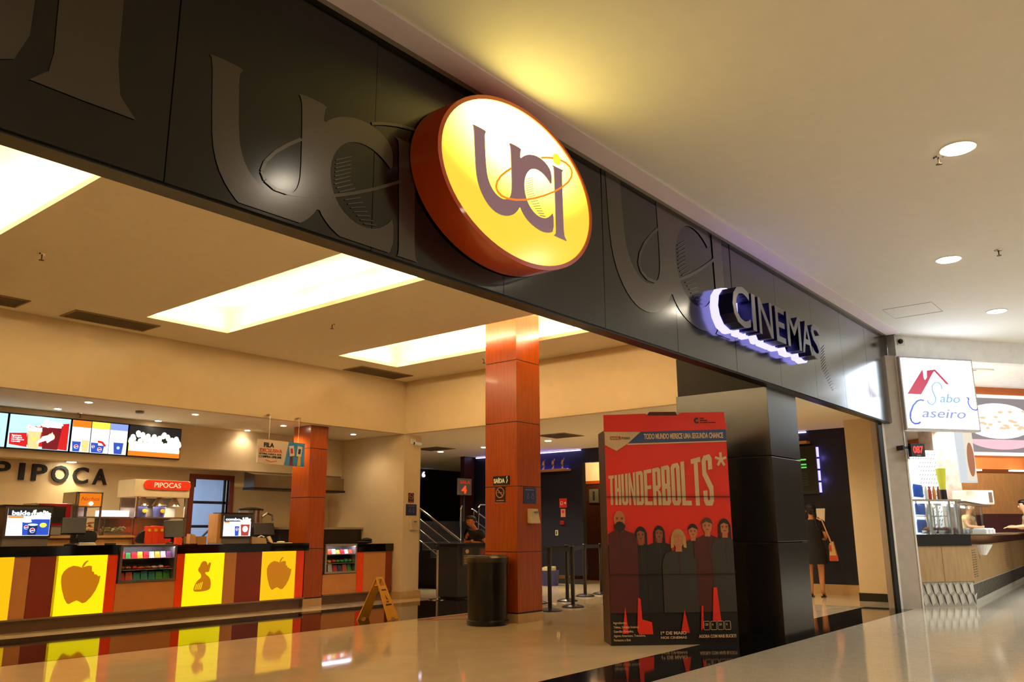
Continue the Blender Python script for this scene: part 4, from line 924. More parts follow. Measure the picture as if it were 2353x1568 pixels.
MB(Matrix(PF) @ Matrix(((1, 0, 0, .47), (0, 1, 0, 0), (.02, 0, 1, 2.315), (0, 0, 0, 1)))).text('TODO MUNDO MERECE UMA SEGUNDA CHANCE', 0, 0, .064, -.016, -.010, width=.96, bold=.035).done('lettering', BGE, t)
# title in tall condensed letters that grow to the right
def glyph(c):
    w, h = .40, .105
    R_ = lambda a, b, c_, d: [(a, c_), (b, c_), (b, d), (a, d)]
    bot = [(0, .09), (.2, 0), (.8, 0), (1, .09), (1, .3), (1-w, .3), (1-w, .13), (.56, h), (.44, h), (w, .13), (w, .3), (0, .3)]
    top = [(x, 1-z) for x, z in bot][::-1]
    st, en = R_(0, w, 0, 1), R_(1-w, 1, 0, 1)
    rt_ = lambda z0, z1: [(w, z0), (.8, z0), (1, z0+.07), (1, z1-.07), (.8, z1), (w, z1), (w, z1-h), (.58, z1-h), (1-w, z1-h-.03), (1-w, z0+h+.03), (.58, z0+h), (w, z0+h)]
    return {'T': [R_(.5-w/2, .5+w/2, 0, 1-h), R_(0, 1, 1-h, 1)], 'H': [st, en, R_(w, 1-w, .44, .56)], 'U': [bot, R_(0, w, .3, 1), R_(1-w, 1, .3, 1)],
            'N': [R_(0, .3, 0, 1), R_(.7, 1, 0, 1), [(.3, 1), (.3, .62), (.7, 0), (.7, .38)]], 'D': [st, rt_(0, 1)], 'E': [st, R_(w, 1, 0, h), R_(w, 1, 1-h, 1), R_(w, .9, .45, .55)],
            'R': [st, rt_(.42, 1), [(w, .42), (w+.02, .42), (.66, .42), (.9, .36), (1, .3), (1, 0), (1-w, 0), (1-w, .36), (w, .38)]], 'B': [st, rt_(0, .52), rt_(.44, 1)],
            'O': [bot, top, R_(0, w, .3, .7), R_(1-w, 1, .3, .7)], 'L': [st, R_(w, 1, 0, h)],
            'S': [top, bot, R_(0, w, .62, .7), R_(1-w, 1, .3, .38), [(0, .62), (w, .66), (1, .36), (1-w, .30)]]}[c]
def title():
    cs = 'THUNDERBOLTS'; n = len(cs); ws = [.062+.0052*i for i in range(n)]; gap_ = .12; k = 1.245 / (sum(ws) + gap_*sum(ws[:-1])*1.0); x = .03
    for c, w in zip(cs, ws):
        w *= k; mb = MB(PF)
        for gi, P in enumerate(glyph(c)):
            Q = []
            for px_, pz in P:
                X_ = x + px_*w; u = (X_-.03)/1.245
                zb = 1.55 - .012*u; zt = 1.885 + .02*u + .24*u*u**.35
                Q.append((X_, zb + pz*(zt-zb)))
            mb.poly(Q, -.012-.0004*gi, -.004)
        mb.done('title_letter', BGE, t); x += w*(1+gap_)
    mb = MB(PF)
    for a in (90, 162, 234, 306, 18):
        ca, sa = math.cos(math.radians(a)), math.sin(math.radians(a))
        mb.poly(strip([(1.385, 2.075), (1.385+.07*ca, 2.075+.085*sa)], .03), -.012-a*2e-6, -.005)
    mb.done('asterisk', BGE, t)
title()
MB(PF).box((0, -.0375, 1.643), (W, -.0045, 1.646)).box((0, -.0375, .768), (W, -.0045, .771)).done('fold_line', M('fold_dark', (60, 16, 8)), t)
CRM = M('poster_print_cream', (214, 184, 146)); 
ym = -.036
for k, s_ in enumerate(('Ingredientes:', 'Yelena, Soldado Invernal,', 'Guardião Vermelho,', 'Agente Americano, Treinadora,', 'Fantasma e Bob')):
    MB(PF).text(s_, .03, .235-k*.046, .026, ym, ym+.004, width=(.15, .29, .225, .36, .19)[k], bold=.01).done('small_print', CRM, t)
MB(PF).text('1º DE MAIO', .565, .115, .034, ym, ym+.004, width=.295, bold=.03).done('lettering', CRM, t)
MB(PF).text('NOS CINEMAS', .565, .07, .026, ym, ym+.004, width=.295, bold=.02).done('lettering', CRM, t)
MB(PF).text('AGORA COM MAIS BUCKY!', 1.0, .075, .034, ym, ym+.004, width=.43, bold=.03).done('lettering', CRM, t)
for k in range(4):
    x = 1.06 + k*.081; q = ell(x+.036, .205, .034, .048, 20)
    rr = []
    for a_, b_ in q: rr.append((x+.036 + max(-.033, min(.033, (a_-x-.036)*1.35)), .205 + max(-.046, min(.046, (b_-.205)*1.3))))
    MB(PF).tube([(p[0], ym, p[1]) for p in rr], .0028, 4, closed=True).done('icon_outline', CRM, t)
    MB(PF).text(('120', '6', '24', '4')[k], x+.018, .205, .026, ym, ym+.003, width=(.036, .014, .03, .014)[k], bold=.02).done('icon_number', CRM, t)
MB(PF).text('C', 1.09, 2.51, .062, -.012, -.006, width=.05, bold=.07).done('round_mark', PDK, t)
for k, s_ in enumerate(('100%', 'Reciclado', 'de papel reciclado')):
    MB(PF).text(s_, 1.16, 2.56-k*.024, .014, -.012, -.006, width=(.05, .09, .19)[k], bold=.02).done('small_print', PDK, t)

# ================================================================ bin and floor sign
t = thing('litter_bin', 'round black litter bin in front of the tall wooden pillar', 'litter bin', (9.14, 7.93, 0))
MB().lathe(9.14, 7.93, [(.285, 0), (.295, .02), (.295, .06), (.275, .075), (.28, .82), (.285, .84)], 40).done('body', M('bin_black', (5, 4, 4), rough=.3, spec=.3), t, smooth=True)
MB().lathe(9.14, 7.93, [(.292, .84), (.295, .90), (.27, .93), (.22, .935), (.20, .90)], 40).done('lid', M('bin_lid', (38, 30, 24), rough=.3), t, smooth=True)
YP = M('yellow_plastic', (226, 165, 20), rough=.4)
F1 = Vector((8.70, 9.47, 0)); w_ = Vector((.30, .09, 0)); d_ = Vector((-.24, .40, 0)); up = Vector((0, 0, .60))
t = thing('wet_floor_sign', 'yellow folding wet floor warning sign standing on the dark floor band', 'warning sign', F1 + d_/2)
def slab(mb, P, nrm, th):
    A = [mb.bm.verts.new(p) for p in P]; B = [mb.bm.verts.new(p + nrm*th) for p in P]; n = len(P)
    mb.bm.faces.new(A); mb.bm.faces.new(B[::-1])
    for i in range(n): mb.bm.faces.new([A[i], B[i], B[(i+1) % n], A[(i+1) % n]])
    return mb
def leaf(base, top, name):
    e = .06
    P = lambda s, v: (base + w_*s)*(1-v) + (top + w_*(s*(1-2*.0)))*v
    def Q(s, v):
        s2 = .5 + (s-.5)*(1-.42*v); return base*(1-v) + top*v + w_*s2
    nr = (top - base).cross(w_).normalized()*.012
    mb = MB()
    for poly in ([(0, 0), (.30, 0), (.30, .03), (.5, .06), (.5, .80), (0, .80)], [(.70, 0), (1, 0), (1, .80), (.5, .80), (.5, .06), (.70, .03)], [(0, .80), (.22, .80), (.22, .96), (0, .96)], [(.78, .80), (1, .80), (1, .96), (.78, .96)], [(0, .96), (1, .96), (1, 1), (0, 1)]):
        slab(mb, [Q(*p) for p in poly], nr, 1)
    return mb.done(name, YP, t), Q, nr
top = F1 + d_/2 + up
fl, Q, nr = leaf(F1, top, 'front_leaf')
leaf(F1 + d_, top, 'back_leaf')
ink = MB()
for v, a, b in ((.68, .22, .78), (.40, .38, .62), (.33, .2, .8), (.27, .3, .55)):
    slab(ink, [Q(a, v) - nr*.0, Q(b, v), Q(b, v+.035), Q(a, v+.035)], (nr.normalized()*(-.003 if nr.y > 0 else .003)), 1) if False else slab(ink, [Q(a, v) + nr*1.05, Q(b, v) + nr*1.05, Q(b, v+.035) + nr*1.05, Q(a, v+.035) + nr*1.05], nr*.15, 1)
slab(ink, [Q(.45, .48)+nr*1.05, Q(.62, .46)+nr*1.05, Q(.5, .54)+nr*1.05, Q(.42, .60)+nr*1.05], nr*.15, 1)
for v, a, b in ((.68, .22, .78), (.40, .38, .62), (.33, .2, .8)):
    slab(ink, [Q(a, v) - nr*.05, Q(b, v) - nr*.05, Q(b, v+.035) - nr*.05, Q(a, v+.035) - nr*.05], nr*-.15, 1)
slab(ink, [Q(.45, .48)-nr*.05, Q(.62, .46)-nr*.05, Q(.5, .54)-nr*.05, Q(.42, .60)-nr*.05], nr*-.15, 1)
ink.done('printed_warning', M('warning_ink', (70, 50, 10)), fl)

# ================================================================ queue posts
posts = [(11.26, 8.43), (12.34, 9.52), (13.03, 9.35), (12.06, 8.54), (14.18, 9.74), (14.86, 9.80)]
lb = ['nearest one beside the tall wooden pillar', 'half hidden behind the pillar edge', 'second row, left of the navy gap', 'with its base nearest in the middle', 'in front of the corridor opening', 'farthest right, beside the poster edge']
for (x, y), l in zip(posts, lb):
    t = thing('queue_post', 'black retractable belt queue post, ' + l, 'queue post', (x, y, 0), 'black queue posts')
    MB().lathe(x, y, [(.19, 0), (.19, .015), (.14, .035), (.05, .05)], 28).done('base', BLACK, t, smooth=True)
    MB().lathe(x, y, [(.034, .04), (.034, .88), (.042, .89), (.042, 1.0), (.03, 1.01)], 18).done('pole', BLACK, t, smooth=True)
def belt(p, q, label):
    dx, dy = q[0]-p[0], q[1]-p[1]; l = math.hypot(dx, dy); nx, ny = -dy/l*.002, dx/l*.002; e = .045/l
    a = (p[0]+dx*e, p[1]+dy*e); b = (q[0]-dx*e, q[1]-dy*e)
    mb = MB().hexa([(a[0]-nx, a[1]-ny, .92), (b[0]-nx, b[1]-ny, .92), (b[0]+nx, b[1]+ny, .92), (a[0]+nx, a[1]+ny, .92), (a[0]-nx, a[1]-ny, .99), (b[0]-nx, b[1]-ny, .99), (b[0]+nx, b[1]+ny, .99), (a[0]+nx, a[1]+ny, .99)])
    tag(mb.done('queue_belt', BLACKM), label, 'queue belt', 'black queue belts')
belt(posts[0], posts[3], 'black belt between the two nearest queue posts')
belt(posts[3], posts[4], 'black belt from the middle queue post back to the corridor opening')
belt(posts[4], posts[5], 'black belt ending at the queue post beside the poster')
belt(posts[1], posts[2], 'black belt in the rear row behind the tall pillar edge')
# chrome post by the stairs
t = thing('chrome_queue_post', 'slim chrome post with black belt head at the foot of the cream pier', 'queue post', (11.85, 11.55, 0))
MB().lathe(11.85, 11.55, [(.17, 0), (.17, .012), (.03, .03)], 28).done('base', CHROME, t, smooth=True)
MB().lathe(11.85, 11.55, [(.022, .03), (.022, .92)], 14).done('pole', CHROME, t, smooth=True)
MB().lathe(11.85, 11.55, [(.035, .92), (.035, 1.0), (.02, 1.02)], 14).done('belt_head', BLACK, t)
# stairs and handrails
st = MB()
for k in range(9): st.box((14.15, 12.9+k*.28, 0), (16.85, 12.9+(k+1)*.28, .17*(k+1)))
t = tag(st.done('staircase', M('stair_black', (20, 17, 15), rough=.5)), 'dark staircase rising behind the ticket podium', 'stairs')
def rail(x, label):
    t = thing('handrail', label, 'handrail', (x, 13.0, 0), 'chrome stair handrails')
    z0, z1, ya, yb = 1.07, 1.80, 13.04, 14.35
    for k in range(4):
        dz = -.24*k
        MB().tube([(x, ya, z0+dz), (x, yb, z1+dz)] + ([(x, yb+.06, z1+.02)] if k == 0 else []), .024 if k == 0 else .011, 10).done('top_rail' if k == 0 else 'lower_rail', CHROME, t, smooth=True)
    MB().tube([(x, ya, 0), (x, ya, z0)], .02, 10).done('post', CHROME, t, smooth=True)
    MB().tube([(x, yb, .8), (x, yb, z1)], .02, 10).done('post', CHROME, t, smooth=True)
rail(14.1, 'chrome handrail with slanted bars left of the podium')
rail(16.0, 'chrome handrail seen right of the attendant')
t = thing('handrail', 'upright chrome railing end above the attendant', 'handrail', (14.3, 12.6, 0))
MB().tube([(14.0, 12.95, 1.1), (14.0, 12.95, 1.75), (14.05, 12.95, 1.83)], .02, 8).done('post', CHROME, t, smooth=True)
MB().tube([(14.6, 12.95, 1.1), (14.6, 12.95, 1.80), (14.66, 12.95, 1.86), (15.6, 12.95, 1.86)], .02, 8).done('post', CHROME, t, smooth=True)
# screen number sign and six
t = thing('hall_sign', 'small lit sign reading SALA 4 on the dark brown wall', 'sign', (16.84, 15.4, 2.2))
MB().box((16.55, 15.38, 2.23), (17.06, 15.44, 2.67)).done('panel', M('sala_panel', (66, 50, 36), emit=(96, 74, 50), es=.5), t)
MB().text('SALA', 16.60, 2.53, .09, 15.37, 15.38, width=.4, bold=.02).done('lettering', M('sala_red', (190, 60, 30), emit=(190, 60, 30), es=.6), t)
MB().text('4', 16.66, 2.28, .20, 15.37, 15.38, width=.2, bold=.04).done('number', M('sala_orange', (240, 80, 40), emit=(240, 80, 40), es=.8), t)
MB().tube([(16.8, 15.41, 0), (16.8, 15.41, 2.24)], .03, 10).done('pole', BLACKM, t)
t = thing('hall_number', 'small white lit number 6 on the black wall', 'sign', (19.3, 19.58, 3.0)); MB().text('6', 19.31, 3.02, .17, 19.55, 19.59, width=.12, bold=.03).done('number', E('white_led', (225, 225, 255), 2), t)
# podium
t = thing('ticket_podium', 'black ticket checking podium with two small notices', 'podium', (12.55, 11.5, 0))
MB().box((12.14, 11.3, .03), (13.05, 11.85, 1.0)).done('body', M('podium_black', (8, 7, 6), rough=.5), t, bevel=.01)
MB().box((12.10, 11.26, 1.0), (13.09, 11.9, 1.04)).done('top', BLACK, t)
MB().box((12.2, 11.35, 0), (13.0, 11.8, .03)).done('plinth', BLACKM, t)
nt_ = MB().box((12.26, 11.285, .62), (12.54, 11.3, .95)).done('notice', M('notice_brown', (46, 34, 24)), t)
mb = MB().poly(ell(12.40, .885, .05, .04, 16), 11.28, 11.285)
for k in range(6): mb.box((12.31, 11.28, .65+k*.03), (12.50, 11.285, .662+k*.03))
mb.done('notice_print', M('notice_gold', (190, 150, 90)), nt_)
nt_ = MB().box((12.76, 11.285, .62), (13.0, 11.3, .95)).done('notice', M('notice_grey', (60, 52, 46)), t)
MB().box((12.80, 11.28, .82), (12.97, 11.285, .92)).done('red_block', M('notice_red', (120, 30, 22)), nt_)
MB().box((12.80, 11.28, .66), (12.97, 11.285, .80)).done('pale_block', M('notice_pale', (120, 108, 92)), nt_)

# ================================================================ signs on pillars
def plate(name, x0, x1, z0, z1, y, mt, label, cat='sign', xface=None):
    """plate on a wall facing -y, or on a face of constant x when xface is given (then x0..x1 run along y)"""
    Mx = Matrix.Identity(4) if xface is None else Matrix(((0, 1, 0, xface), (-1, 0, 0, 0), (0, 0, 1, 0), (0, 0, 0, 1)))
    t = thing(name, label, cat, (Mx @ Vector((x0 if xface is None else x0, y if xface is None else 0, z0))))
    return t, Mx
def on_x(xf):   # local x runs to the right in the picture (towards -y), local y is depth (+x)
    return Matrix(((0, 1, 0, xf), (-1, 0, 0, 0), (0, 0, 1, 0), (0, 0, 0, 1)))
def on_y(yf): return Matrix(((1, 0, 0, 0), (0, 1, 0, yf), (0, 0, 1, 0), (0, 0, 0, 1)))
SB = M('sign_black', (22, 20, 14), rough=.4); PALE = M('pale_ink', (225, 215, 165), emit=(225, 215, 165), es=.15); PINK = M('salmon_ink', (196, 120, 84)); NB = M('notice_navy', (32, 34, 84), rough=.4); LB = M('notice_line', (120, 120, 160))
def no_smoking(Mx, x0, z0, w, h, label):
    t = thing('no_smoking_sign', label, 'sign', Mx @ Vector((x0, 0, z0)))
    MB(Mx).box((x0, -.006, z0), (x0+w, 0, z0+h)).done('plate', SB, t)
    mb = MB(Mx); c = ell(x0+w/2, z0+h*.64, w*.38, w*.38, 24)
    mb.tube([(p[0], -.008, p[1]) for p in c], w*.04, 5, closed=True).tube([(x0+w*.26, -.008, z0+h*.64+w*.24), (x0+w*.74, -.008, z0+h*.64-w*.24)], w*.035, 5)
    mb.box((x0+w*.25, -.009, z0+h*.62), (x0+w*.72, -.006, z0+h*.66)); mb.done('symbol', PINK, t)
    MB(Mx).box((x0+w*.12, -.009, z0+h*.12), (x0+w*.88, -.006, z0+h*.17)).box((x0+w*.0, -.009, z0), (x0+w, -.006, z0+h*.03)).done('print_line', PINK, t)
def wash_sign(Mx, x0, z0, w, h, label):
    t = thing('hygiene_notice', label, 'notice', Mx @ Vector((x0, 0, z0)))
    MB(Mx).box((x0, -.006, z0), (x0+w, 0, z0+h)).done('plate', NB, t)
    mb = MB(Mx).box((x0+w*.15, -.008, z0+h*.82), (x0+w*.85, -.006, z0+h*.86))
    for cx_ in (.38, .72): mb.tube([(x0+w*cx_+p[0]*w, -.008, z0+h*.45+p[1]*h) for p in [(-.10, -.10), (-.06, .05), (0, .2), (.05, .05), (.09, -.1), (0, -.16)]], w*.015, 4, closed=True)
    mb.done('drawing', LB, t)
def dispenser(Mx, x0, z0, w, h, label, col):
    t = thing('soap_dispenser', label, 'dispenser', Mx @ Vector((x0, 0, z0)))
    MB(Mx).hexa([(x0, -.08, z0), (x0+w, -.08, z0), (x0+w, 0, z0), (x0, 0, z0), (x0, -.07, z0+h), (x0+w*.8, -.07, z0+h), (x0+w*.8, 0, z0+h), (x0, 0, z0+h)]).done('body', col, t, bevel=.012)
    MB(Mx).box((x0+w*.3, -.09, z0+h*.7), (x0+w*.7, -.078, z0+h*.82)).done('button', GREYP, t)
X1 = on_x(9.48)      # local x = -world y
t = thing('exit_sign', 'black sign reading SAÍDA on the left face of the tall wooden pillar', 'sign', (9.48, 7.95, 1.93))
MB(X1).box((-8.11, -.012, 1.925), (-7.80, 0, 2.055)).done('plate', SB, t)
MB(X1).text('SAÍDA', -8.09, 1.955, .065, -.018, -.012, width=.21, bold=.03).tube([(-7.845, -.014, 2.03), (-7.83, -.014, 1.99), (-7.85, -.014, 1.95)], .007, 5).ball((-7.838, -.014, 2.04), .009, 6, 4).done('lettering', PALE, t)
no_smoking(X1, -8.07, 1.665, .19, .235, 'small black no smoking sign on the tall wooden pillar under the exit sign')
Y1 = on_y(7.66)
wash_sign(Y1, 9.62, 1.655, .30, .235, 'navy hygiene notice on the right face of the tall wooden pillar')
dispenser(Y1, 9.71, 1.37, .22, .21, 'cream soap dispenser on the right face of the tall wooden pillar', M('dispenser_cream', (226, 200, 150), rough=.4))
Y2 = on_y(12.2)
no_smoking(Y2, 11.66, 1.83, .15, .19, 'small no smoking sign on the cream pier')
wash_sign(Y2, 11.60, 1.58, .29, .22, 'navy hygiene notice on the cream pier')
dispenser(Y2, 11.70, 1.30, .18, .21, 'cream soap dispenser on the cream pier', M('dispenser_white', (214, 192, 156), rough=.4))
# blue wall fittings
XB = on_x(17.3)
t = thing('alarm_sign', 'red square fire alarm sign on the navy wall', 'sign', (17.3, 12.45, 1.83))
MB(XB).box((-12.60, -.01, 1.84), (-12.37, 0, 2.07)).done('plate', M('alarm_red', (215, 40, 30), emit=(215, 40, 30), es=.1), t)
MB(XB).poly(strip([(-12.56, 1.92), (-12.50, 1.92), (-12.50, 1.99), (-12.56, 1.99), (-12.56, 1.92)], .012), -.012, -.01).poly([(-12.46, 1.955), (-12.40, 1.99), (-12.40, 1.92)], -.012, -.01).done('symbol', PALE, t)
t = thing('alarm_notice', 'small red and white notice under the fire alarm sign', 'sign', (17.3, 12.45, 1.62))
MB(XB).box((-12.56, -.01, 1.61), (-12.42, 0, 1.81)).done('plate', M('notice_salmon', (230, 150, 110)), t)
MB(XB).poly(ell(-12.49, 1.74, .04, .04, 14), -.012, -.01).done('symbol', MATS['alarm_red'], t)
tag(MB(XB).box((-12.57, -.05, 1.42), (-12.45, 0, 1.52)).done('alarm_button', M('alarm_button_red', (150, 22, 16)), bevel=.01), 'small red alarm call point on the navy wall', 'alarm')
t = thing('light_switch', 'pale wall switch low on the navy wall', 'switch', (17.3, 12.7, 1.16)); MB(XB).box((-12.74, -.012, 1.16), (-12.66, 0, 1.29)).done('plate', M('switch_cream', (225, 205, 150)), t); MB(XB).box((-12.715, -.016, 1.18), (-12.685, -.012, 1.27)).done('rocker', BLACKM, t)
t = thing('wall_shelf', 'lit shelf high on the navy wall', 'shelf', (17.1, 12.9, 2.76)); MB(XB).box((-14.6, -.26, 2.75), (-12.23, 0, 2.80)).done('board', OAK, t)
MB(XB).box((-14.6, -.03, 2.80), (-12.3, -.005, 2.815)).done('led_strip', E('blue_led', (70, 60, 255), 12), t)
for k in range(3):
    y = -12.98+k*.3
    tag(MB(XB).lathe(y, -.15, [(.05, 2.80), (.02, 2.84), (.045, 2.93), (.02, 3.0), (.03, 3.02)], 10).tube([(y, -.15, 2.93), (y+.06, -.15, 3.06)], .012, 5).done('trophy', M('trophy_gold', (190, 150, 100), rough=.25, metal=.8), smooth=True), 'small golden figurine on the lit shelf of the navy wall', 'figurine', 'figurines on the lit shelf')
lamp('shelf_lamp', 'AREA', (17.2, 13.4, 2.83), 4, (.18, .14, 1.0), rot=(math.radians(180), 0, 0), size=.15, size_y=2.2)
t = thing('led_cove_strip', 'pale violet light strip along the top of the navy wall', 'light strip', (17.2, 12.9, 3.25)); MB(XB).box((-15.4, -.05, 3.235), (-11.9, -.01, 3.26)).done('strip', E('violet_led', (190, 180, 255), 4), t)
MB(XB).box((-9.0, -.05, 3.235), (-6.2, -.01, 3.26)).done('strip', MATS['violet_led'], t)
lamp('strip_lamp', 'AREA', (17.15, 13.5, 3.22), 3, (.3, .25, 1.0), rot=(0, math.radians(-30), 0), size=.1, size_y=3)
# film board with halo
t = thing('session_board', 'black film time board with violet blue glow on the navy wall', 'screen', (17.2, 6.5, 1.95))
MB(XB).box((-7.6, -.10, 1.97), (-6.01, -.03, 2.95)).done('board', BLACK, t, bevel=.005)
for k in range(4): MB(XB).box((-6.02, -.06, 2.0+k*.24), (-5.975, -.02, 2.20+k*.24)).done('led', E('halo_violet', (150, 140, 255), 3), t)
MB(XB).box((-6.45, -.105, 2.66), (-6.22, -.10, 2.69)).box((-6.45, -.105, 2.56), (-6.22, -.10, 2.59)).box((-6.45, -.105, 2.50), (-6.22, -.10, 2.53)).done('green_text', E('green_led', (90, 200, 80), 1.2), t)
mb = MB(XB)
for k in range(6): mb.box((-6.48, -.105, 2.15+k*.05), (-6.22, -.10, 2.155+k*.05))
mb.done('ruled_lines', E('dim_green_led', (40, 80, 40), .8), t)
for k in range(2): lamp('board_halo', 'POINT', (17.22, 5.93, 2.25+k*.45), .8, (.3, .26, 1.0), radius=.03)
t = thing('wall_shelf', 'small wooden shelf above the film time board', 'shelf', (17.2, 6.4, 3.0)); MB(XB).box((-6.9, -.22, 3.0), (-6.14, 0, 3.05)).done('board', OAK, t); 
tag(MB(XB).tube([(-6.42+p[0]*.09, -.12, 3.14+p[1]*.09) for p in ell(0, 0, 1, 1, 16)], .015, 6, closed=True).done('ring_trophy', OAK), 'round wooden ring ornament on the small shelf above the film board', 'ornament')
tag(MB(XB).poly([(-6.12, 1.40), (-5.98, 1.40), (-5.95, 1.68), (-6.13, 1.68)], -.03, -.01).done('paper_notice', M('cream_notice', (235, 210, 160), emit=(235, 210, 160), es=.2)), 'cream paper notice on the navy wall behind the woman', 'notice')
# bucket
t = thing('blue_bucket', 'blue tub with pale folded items standing by the navy wall', 'bucket', (16.5, 12.35, 0))
MB().lathe(16.5, 12.35, [(.20, 0), (.24, .34), (.25, .35)], 24).done('tub', M('tub_blue', (36, 40, 110), rough=.4), t, smooth=True)
mb = MB()
for k in range(6): mb.box((16.34+k*.05, 12.25, .30), (16.375+k*.05, 12.45, .42+.01*(k % 3)))
mb.done('folded_items', M('folded_cream', (222, 205, 150)), t)

# ================================================================ people
def loft(mb, rings, n=20):
    R = [mb._v([(cx+rx*math.cos(2*math.pi*k/n), cy+ry*math.sin(2*math.pi*k/n), z) for k in range(n)]) for cx, cy, z, rx, ry in rings]
    for a, b in zip(R, R[1:]):
        for k in range(n): mb.bm.faces.new([a[k], a[(k+1)%n], b[(k+1)%n], b[k]])
    mb.bm.faces.new(R[0][::-1]); mb.bm.faces.new(R[-1])
    return mb
def hand(w, d, side, up=Vector((0, 0, 1)), s=1.0):
    """palm, four unequal bent fingers and a thumb; w wrist, d direction of the hand"""
    w = Vector(w); d = Vector(d).normalized(); lat = d.cross(up).normalized()*side; dn = lat.cross(d).normalized()
    if dn.z > 0: dn = -dn
    palm = w + d*.05*s; ch = [[(*w, .024*s), (*palm, (.034*s))]]
    for i, (o, l) in enumerate(((-.028, .062), (-.010, .074), (.010, .070), (.028, .056))):
        a = palm + d*.035*s + lat*o*s; b = a + (d*.5*l + dn*.008)*s; c = a + (d*l + dn*.026)*s
        ch.append([(*palm, .034*s), (*a, .0105*s), (*b, .009*s), (*c, .0075*s)])
    tb = palm - lat*.034*s - d*.015*s; te = tb - lat*.018*s + d*.035*s
    ch.append([(*palm, .034*s), (*tb, .011*s), (*te, .009*s)])
    return ch
def person(name_label, pos, yaw, h, arms, lean=0.0, legs=None, bent=0.0, headturn=(0, 0), skin_mat=SKIN):
    """local frame: x right, y forward; returns root, matrix, key points"""
    s = h/1.70
    root = thing('person', name_label, 'person', pos)
    Mw = Matrix.Translation(Vector(pos)) @ Matrix.Rotation(yaw, 4, 'Z') @ Matrix.Scale(s, 4)
    def L(z): return lean*max(0, z-.93)
    pel = (0, 0, .93); ch = (0, L(1.25), 1.25-bent*.25); nb = (0, L(1.42), 1.42-bent*.35)
    nk = (nb[0], nb[1]+.01+lean*.05, nb[2]+.07); hc = (headturn[0], nk[1]+.02+headturn[1], nk[2]+.11); ht = (hc[0], hc[1]-.01, hc[2]+.09)
    hw = {}
    C_ = [[(*pel, .13), (0, (pel[1]+ch[1])/2, (pel[2]+ch[2])/2, .115), (*ch, .13), (*nb, .062), (*nk, .05), (hc[0], hc[1]+.012, hc[2]-.045, .078), (*hc, .104), (*ht, .085)]]
    for sd in (-1, 1):
        k, a, t_ = (legs or {}).get(sd, ((sd*.10, .01, .49), (sd*.10, -.02, .09), (sd*.11, .13, .035)))
        C_.append([(*pel, .13), (sd*.095, 0, .86, .095), (*k, .062), ((k[0]+a[0])/2, (k[1]+a[1])/2-.015, (k[2]+a[2])/2+.06, .056), (*a, .038), (*t_, .034)])
        e, w, hd = arms[sd]; sh = (sd*.17, nb[1]-.0, nb[2]-.045)
        C_.append([(*ch, .13), (*sh, .055), (*e, .042), (*w, .026)])
        C_ += [[tuple(p) for p in c] for c in hand(w, hd, sd)]
    W_ = lambda p: (*(Mw @ Vector(p[:3])), p[3]*s)
    skin('body', [[W_(p) for p in c] for c in C_], skin_mat, root, sub=1)
    # face details
    f = MB(Mw)
    f.ball((hc[0], hc[1]+.086, hc[2]-.016), (.013, .018, .021), 8, 6)
    f.ball((hc[0], hc[1]+.071, hc[2]-.055), (.024, .010, .007), 8, 6)
    for sd in (-1, 1): f.ball((hc[0]+sd*.090, hc[1]-.005, hc[2]-.012), (.012, .02, .032), 8, 6)
    f.done('face_features', skin_mat, root, smooth=True)
    f = MB(Mw)
    for sd in (-1, 1):
        f.ball((hc[0]+sd*.032, hc[1]+.081, hc[2]+.012), (.012, .007, .006), 8, 6); f.box((hc[0]+sd*.032-.017, hc[1]+.078, hc[2]+.030), (hc[0]+sd*.032+.017, hc[1]+.089, hc[2]+.036))
    f.done('eyes', HAIR, root, smooth=True)
    return root, Mw, dict(hc=hc, nb=nb, ch=ch, pel=pel, s=s)
def hair_cap(root, Mw, hc, extra=None):
    mb = MB(Mw); mb.ball((hc[0], hc[1]-.040, hc[2]+.040), (.104, .094, .092), 20, 14).ball((hc[0], hc[1]-.005, hc[2]+.078), (.092, .094, .052), 20, 12)
    if extra: extra(mb)
    return mb.done('hair', HAIR, root, smooth=True)

# woman at the ticket board, seen from behind
arms = {-1: ((-.24, .02, 1.13), (-.16, .24, 1.12), (.3, 1, .1)), 1: ((.24, .0, 1.12), (.20, .20, 1.05), (-.2, 1, .1))}
rt_, Mw, K = person('person in a short black dress, seen from behind at the navy wall', (16.55, 5.98, 0), math.radians(-90+14), 1.74, arms, skin_mat=M('skin_light', (206, 138, 88), rough=.55))
nb = K['nb']
mb = MB(Mw); loft(mb, [(0, 0, .60, .235, .17), (0, 0, .80, .225, .165), (0, 0, .95, .20, .15), (0, 0, 1.08, .155, .125), (0, 0, 1.25, .185, .14), (0, 0, 1.36, .20, .12), (0, 0, 1.42, .12, .085)])
mb.done('dress', M('black_dress', (20, 15, 12), rough=.8), rt_, smooth=True)
sl = [[(*(Mw @ Vector((sd*.13, nb[1], nb[2]-.03))), .075*K['s']), (*(Mw @ Vector((sd*.19, nb[1], nb[2]-.06))), .068*K['s']), (*(Mw @ Vector((sd*.235, 0, 1.17))), .056*K['s'])] for sd in (-1, 1)]
skin('sleeve', [sl[0]], MATS['black_dress'], rt_); skin('sleeve', [sl[1]], MATS['black_dress'], rt_)
def braid(mb):
    h = K['hc']
    for k in range(9): mb.ball((h[0]+.05+.008*k, h[1]-.10-.012*min(k, 4), h[2]-.03-.042*k), (.030-.0015*k, .03-.0015*k, .028), 10, 8)
    mb.ball((h[0]+.01, h[1]-.06, h[2]-.01), (.085, .07, .08), 14, 10)
hair_cap(rt_, Mw, K['hc'], braid)
mb = MB(Mw)
for sd in (-1, 1): mb.box((sd*.105-.04, -.07, .0), (sd*.105+.04, .16, .018))
mb.done('sandals', BLACK, rt_)
